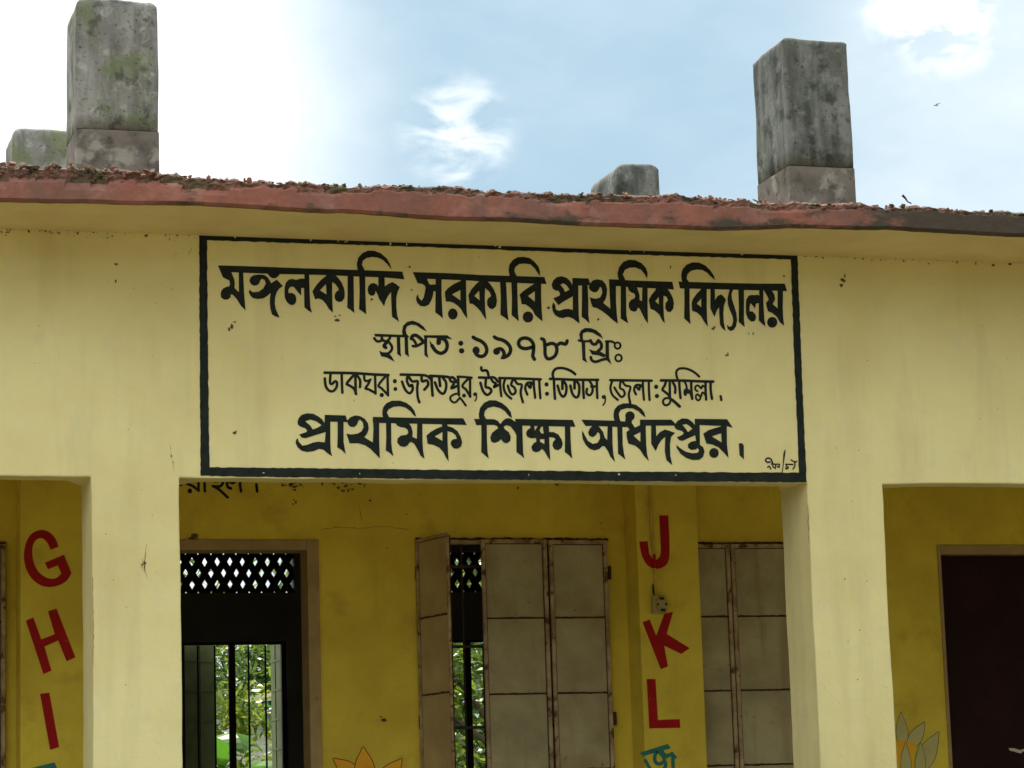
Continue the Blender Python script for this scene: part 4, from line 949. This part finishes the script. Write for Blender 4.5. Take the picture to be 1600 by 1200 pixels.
# ------------------------------------------------------------------ conduit and socket on the lettered pilaster
YP = YB-.20
cond = empty('light_socket', pt(1028, 945, YP), 'old square socket box with painted conduit, between the red letters J and K', 'socket')
def P3(x, y, dy=0): return pt(x, y, YP-dy)
bm = bmesh.new(); tube(bm, [P3(1014, 700, .008), P3(1015.5, 760, .008), P3(1018, 820, .008), P3(1022, 866, .008)], .0075, 10); bmobj('conduit', bm, M_pipe, cond)
bm = bmesh.new(); tube(bm, [P3(1022, 866, .008), P3(1022.4, 872, .008), P3(1023, 888, .008)], .0078, 10); bmobj('conduit', bm, M_letred, cond)
bm = bmesh.new(); tube(bm, [P3(1023, 888, .008), P3(1023.5, 905, .008), P3(1025, 933, .008)], .0075, 10); bmobj('conduit', bm, M_pipe, cond)
bm = bmesh.new(); tube(bm, [P3(1020, 913, .006), P3(1020.5, 922, .007), P3(1022, 931, .010)], .0035, 6); bmobj('cable', bm, M_dark, cond)
a = pt(1016.5, 931, YP); b = pt(1038.5, 959.5, YP)
bm = bmesh.new(); addbox(bm, a.x, b.x, YP-.030, YP-.001, b.z, a.z, .008); sb = bmobj('socket_box', bm, M_socket, cond)
c = (a+b)/2+Vector((.012, 0, 0))
bm = bmesh.new(); bmesh.ops.create_cone(bm, segments=24, radius1=.034, radius2=.030, depth=.010, cap_ends=True, matrix=Matrix.Translation((c.x, YP-.035, c.z)) @ Matrix.Rotation(math.pi/2, 4, 'X') @ Matrix.Diagonal((1, 1.35, 1, 1)))
bmobj('socket_plate', bm, M_socket, sb)
for dx, dz_, w_, h_ in ((-.002, .030, .026, .012), (.002, -.030, .026, .014), (-.024, 0, .010, .012), (.022, 0, .010, .014)):
    box('socket_hole', c.x+dx-w_/2, c.x+dx+w_/2, YP-.0425, YP-.030, c.z+dz_-h_/2, c.z+dz_+h_/2, M_dark, sb)
reparent_local(cond)

# ------------------------------------------------------------------ trees, banana plant and house behind the school
def crown_mesh(name, n_, rx, ry, rz, leaf_l, seed, flat=.0, leafw=.32):
    rnd = random.Random(seed); v = []; f = []
    cl = []
    for _ in range(max(8, n_//160)):
        while True:
            p = Vector((rnd.uniform(-1, 1), rnd.uniform(-1, 1), rnd.uniform(-1, 1)))
            if .25 < p.length < .95: break
        cl.append((Vector((p.x*rx, p.y*ry, p.z*rz)), rnd.uniform(.18, .34)*min(rx, rz)*1.2))
    for _ in range(n_):
        c_, r_ = rnd.choice(cl)
        p = c_+Vector((rnd.gauss(0, 1), rnd.gauss(0, 1), rnd.gauss(0, .8)))*r_*.55
        a = rnd.uniform(0, 6.28); el = rnd.uniform(-1.1, .35)
        d = Vector((math.cos(a)*math.cos(el), math.sin(a)*math.cos(el), math.sin(el)))
        s_ = d.cross(Vector((0, 0, 1))).normalized(); s_ = (s_+Vector((0, 0, rnd.uniform(-.6, .6)))).normalized()
        l_ = leaf_l*rnd.uniform(.6, 1.25); w_ = l_*leafw*.5; up_ = d.cross(s_)*.08*l_
        b = len(v)
        v += [p, p+d*l_*.35+s_*w_+up_, p+d*l_*.7+s_*w_*.8, p+d*l_-Vector((0, 0, l_*.12)), p+d*l_*.7-s_*w_*.8, p+d*l_*.35-s_*w_+up_]
        f += [(b, b+1, b+5), (b+1, b+2, b+4, b+5), (b+2, b+3, b+4)]
    me = bpy.data.meshes.new(name); me.from_pydata([tuple(q) for q in v], [], f)
    return me, cl
def tree(loc, hgt, rx, rz, n_, leaf_l, label, seed, m, leafw=.32, group='trees behind the school'):
    t = empty('tree', loc, label, 'tree', group)
    me, cl = crown_mesh('crown', n_, rx, rx*.9, rz, leaf_l, seed, leafw=leafw); me.materials.append(m)
    cr = bpy.data.objects.new('crown', me); C.objects.link(cr); cr.parent = t; cr.location = (0, 0, hgt-rz*.9)
    rnd = random.Random(seed+1); bm = bmesh.new(); cz = hgt-rz*.9
    tube(bm, [(0, 0, -.05), (.05, .02, cz*.4), (.0, .05, cz*.8), (.03, 0, cz+rz*.3)], [.10, .08, .065, .03], 8)
    for c_, _r in cl[:9]:
        tube(bm, [(0, .03, cz*.75), (c_.x*.45, c_.y*.45, cz*.8+(cz+c_.z-cz*.8)*.5), (c_.x, c_.y, cz+c_.z)], [.045, .03, .012], 5)
    bmobj('trunk', bm, M_bark, t, True); return t
tspec = [  # x, y, height, rx, rz, leaves, leaf length, label, mat, leaf width
 (3.70, 22.2, 3.95, .85, 1.95, 4600, .15, 'leafy tree with long narrow leaves seen through the left bars of the rear window', M_leaf, .26),
 (5.55, 23.6, 4.9, 1.0, 2.2, 5000, .15, 'tree with drooping yellow green leaves seen through the right bars of the rear window', M_leaf, .26),
 (6.8, 22.6, 4.1, 1.2, 1.8, 3200, .19, 'broad leaved tree behind the gap of the half open shutters', M_leaf, .38),
 (4.3, 29.5, 4.4, 1.9, 2.1, 5200, .21, 'dark tree standing further back on the left', M_leafd, .32),
 (8.0, 27.0, 4.6, 2.0, 2.1, 5200, .22, 'dark tree standing further back on the right', M_leafd, .32),
 (6.3, 29.5, 4.7, 2.0, 2.2, 5000, .22, 'dark tree standing in the middle of the back row', M_leafd, .32),
 (2.0, 26.5, 4.2, 1.8, 2.0, 2400, .18, 'dark tree beyond the left end of the classroom', M_leafd, .32)]
for i, (x_, y_, h_, rx_, rz_, n_, ll, lab, m_, lw_) in enumerate(tspec): tree((x_, y_, 0), h_, rx_, rz_, n_, ll, lab, 40+i, m_, lw_)
# low bushes closing the foot of the view
def bush(loc, rx_, rz_, n_, lab, seed, m_):
    me, cl = crown_mesh('bush', n_, rx_, rx_*.8, rz_, .16, seed, leafw=.4); me.materials.append(m_)
    o = bpy.data.objects.new('bush', me); C.objects.link(o); o.location = (loc[0], loc[1], rz_*.75); tag(o, lab, 'bush', 'bushes behind the school')
bush((4.4, 21.6, 0), 1.3, 1.0, 2600, 'low bush under the rear classroom window', 71, M_leaf)
bush((6.4, 21.8, 0), 1.3, 1.1, 2600, 'low bush right of the banana plant', 72, M_leafd)
bush((4.75, 24.4, 0), .95, 1.30, 3000, 'low bush in front of the white house', 75, M_leafd)
bush((7.2, 24.6, 0), 1.4, 1.6, 3200, 'low bush further back beside the white house', 73, M_leafd)
# banana plant
bp_ = empty('banana_plant', (3.70, 20.6, 0), 'bright green banana plant with wide leaves, seen at the lower left of the rear window', 'plant')
bm = bmesh.new(); tube(bm, [(0, 0, 0), (.02, 0, 1.0), (0, 0, 2.0)], [.10, .08, .05], 10); bmobj('stem', bm, M_banana, bp_, True)
rb = random.Random(9)
for k in range(7):
    a_ = k*.9+.35; Lb = rb.uniform(.75, 1.0); v = []; f = []; n_ = 12
    for i in range(n_+1):
        t = i/n_; hz = t*Lb*.75; zz = 1.85+Lb*(.95*t-.85*t*t)+.25*(k % 2); wv = .15*math.sin(math.pi*min(1, t*.93+.07))**.6
        c_ = Vector((math.cos(a_)*hz, math.sin(a_)*hz, zz)); s_ = Vector((-math.sin(a_), math.cos(a_), 0))
        v += [c_-s_*wv-Vector((0, 0, .04)), c_, c_+s_*wv-Vector((0, 0, .04))]
    for i in range(n_):
        b = i*3; f += [(b, b+1, b+4, b+3), (b+1, b+2, b+5, b+4)]
    mesh('leaf', v, f, M_banana, bp_)
# white house beyond the trees
hs = empty('white_house', (6.35, 26.4, 0), 'small white house with a blue strip under its tin roof, glimpsed through the rear window', 'house')
bm = bmesh.new(); addbox(bm, -1.6, .35, -1, 2, 0, 2.72); bmobj('wall', bm, M_wallw, hs)
bm = bmesh.new(); addbox(bm, -1.75, .5, -1.25, 2.2, 2.721, 2.80); bmobj('eave_strip', bm, M_blue, hs)
bm = bmesh.new(); vs = [bm.verts.new(p) for p in ((-1.8, -1.3, 2.805), (.55, -1.3, 2.805), (.55, 2.3, 2.805), (-1.8, 2.3, 2.805), (-1.8, .5, 2.8), (.55, .5, 3.2))]
for fc in ((0, 1, 5, 4), (2, 3, 4, 5), (0, 4, 3), (1, 2, 5), (3, 2, 1, 0)): bm.faces.new([vs[i] for i in fc])
bmobj('roof', bm, M_roof, hs)
bm = bmesh.new(); addbox(bm, -1.0, -.45, -1.03, -1.001, 1.0, 1.7); wd = bmobj('window', bm, M_grille, hs)
# distant bird
b0 = pt(1462, 165, 60)
bd = empty('bird', b0, 'tiny bird gliding in the sky at the upper right', 'bird')
bm = bmesh.new(); tube(bm, [(-.07, 0, 0), (-.03, 0, .01), (.03, 0, .0), (.09, 0, .01)], [.004, .02, .018, .003], 8); bmobj('body', bm, M_bird, bd, True)
for s_ in (-1, 1):
    mesh('wing', [(-.02, 0, .01), (.03, 0, .01), (.06, s_*.06, .03), (.10, s_*.14, .03), (.05, s_*.13, .03), (0, s_*.06, .035)], [(0, 1, 2, 5), (5, 2, 3, 4)], M_bird, bd)

# unseen trees added outside the view to shade the wall's top and right
for i, (x_, y_, h_, rx_, rz_) in enumerate([(-17, -12, 7, 3.5, 3), (-8, -16, 9, 4.5, 4), (3, -13, 12.5, 5, 5), (11, -7, 13, 5.5, 5.5), (18, 0, 11, 4.5, 4.5), (11.6, 3.6, 10, 3.6, 4.0)]):
    tree((x_, y_, 0), h_, rx_, rz_, 3200, .75, ['broad unseen tree added at the far left, to shade the wall', 'tall unseen tree added left of the middle, to shade the wall', 'tall unseen tree added opposite the sign, to shade the wall', 'tall unseen tree added right of the middle, to shade the wall', 'broad unseen tree added at the right end, to shade the wall', 'smaller unseen tree added close to the right end of the school, to shade the wall'][i], 140+i, M_leafd, .55, 'unseen trees added to shade the wall')

reparent_local(school)
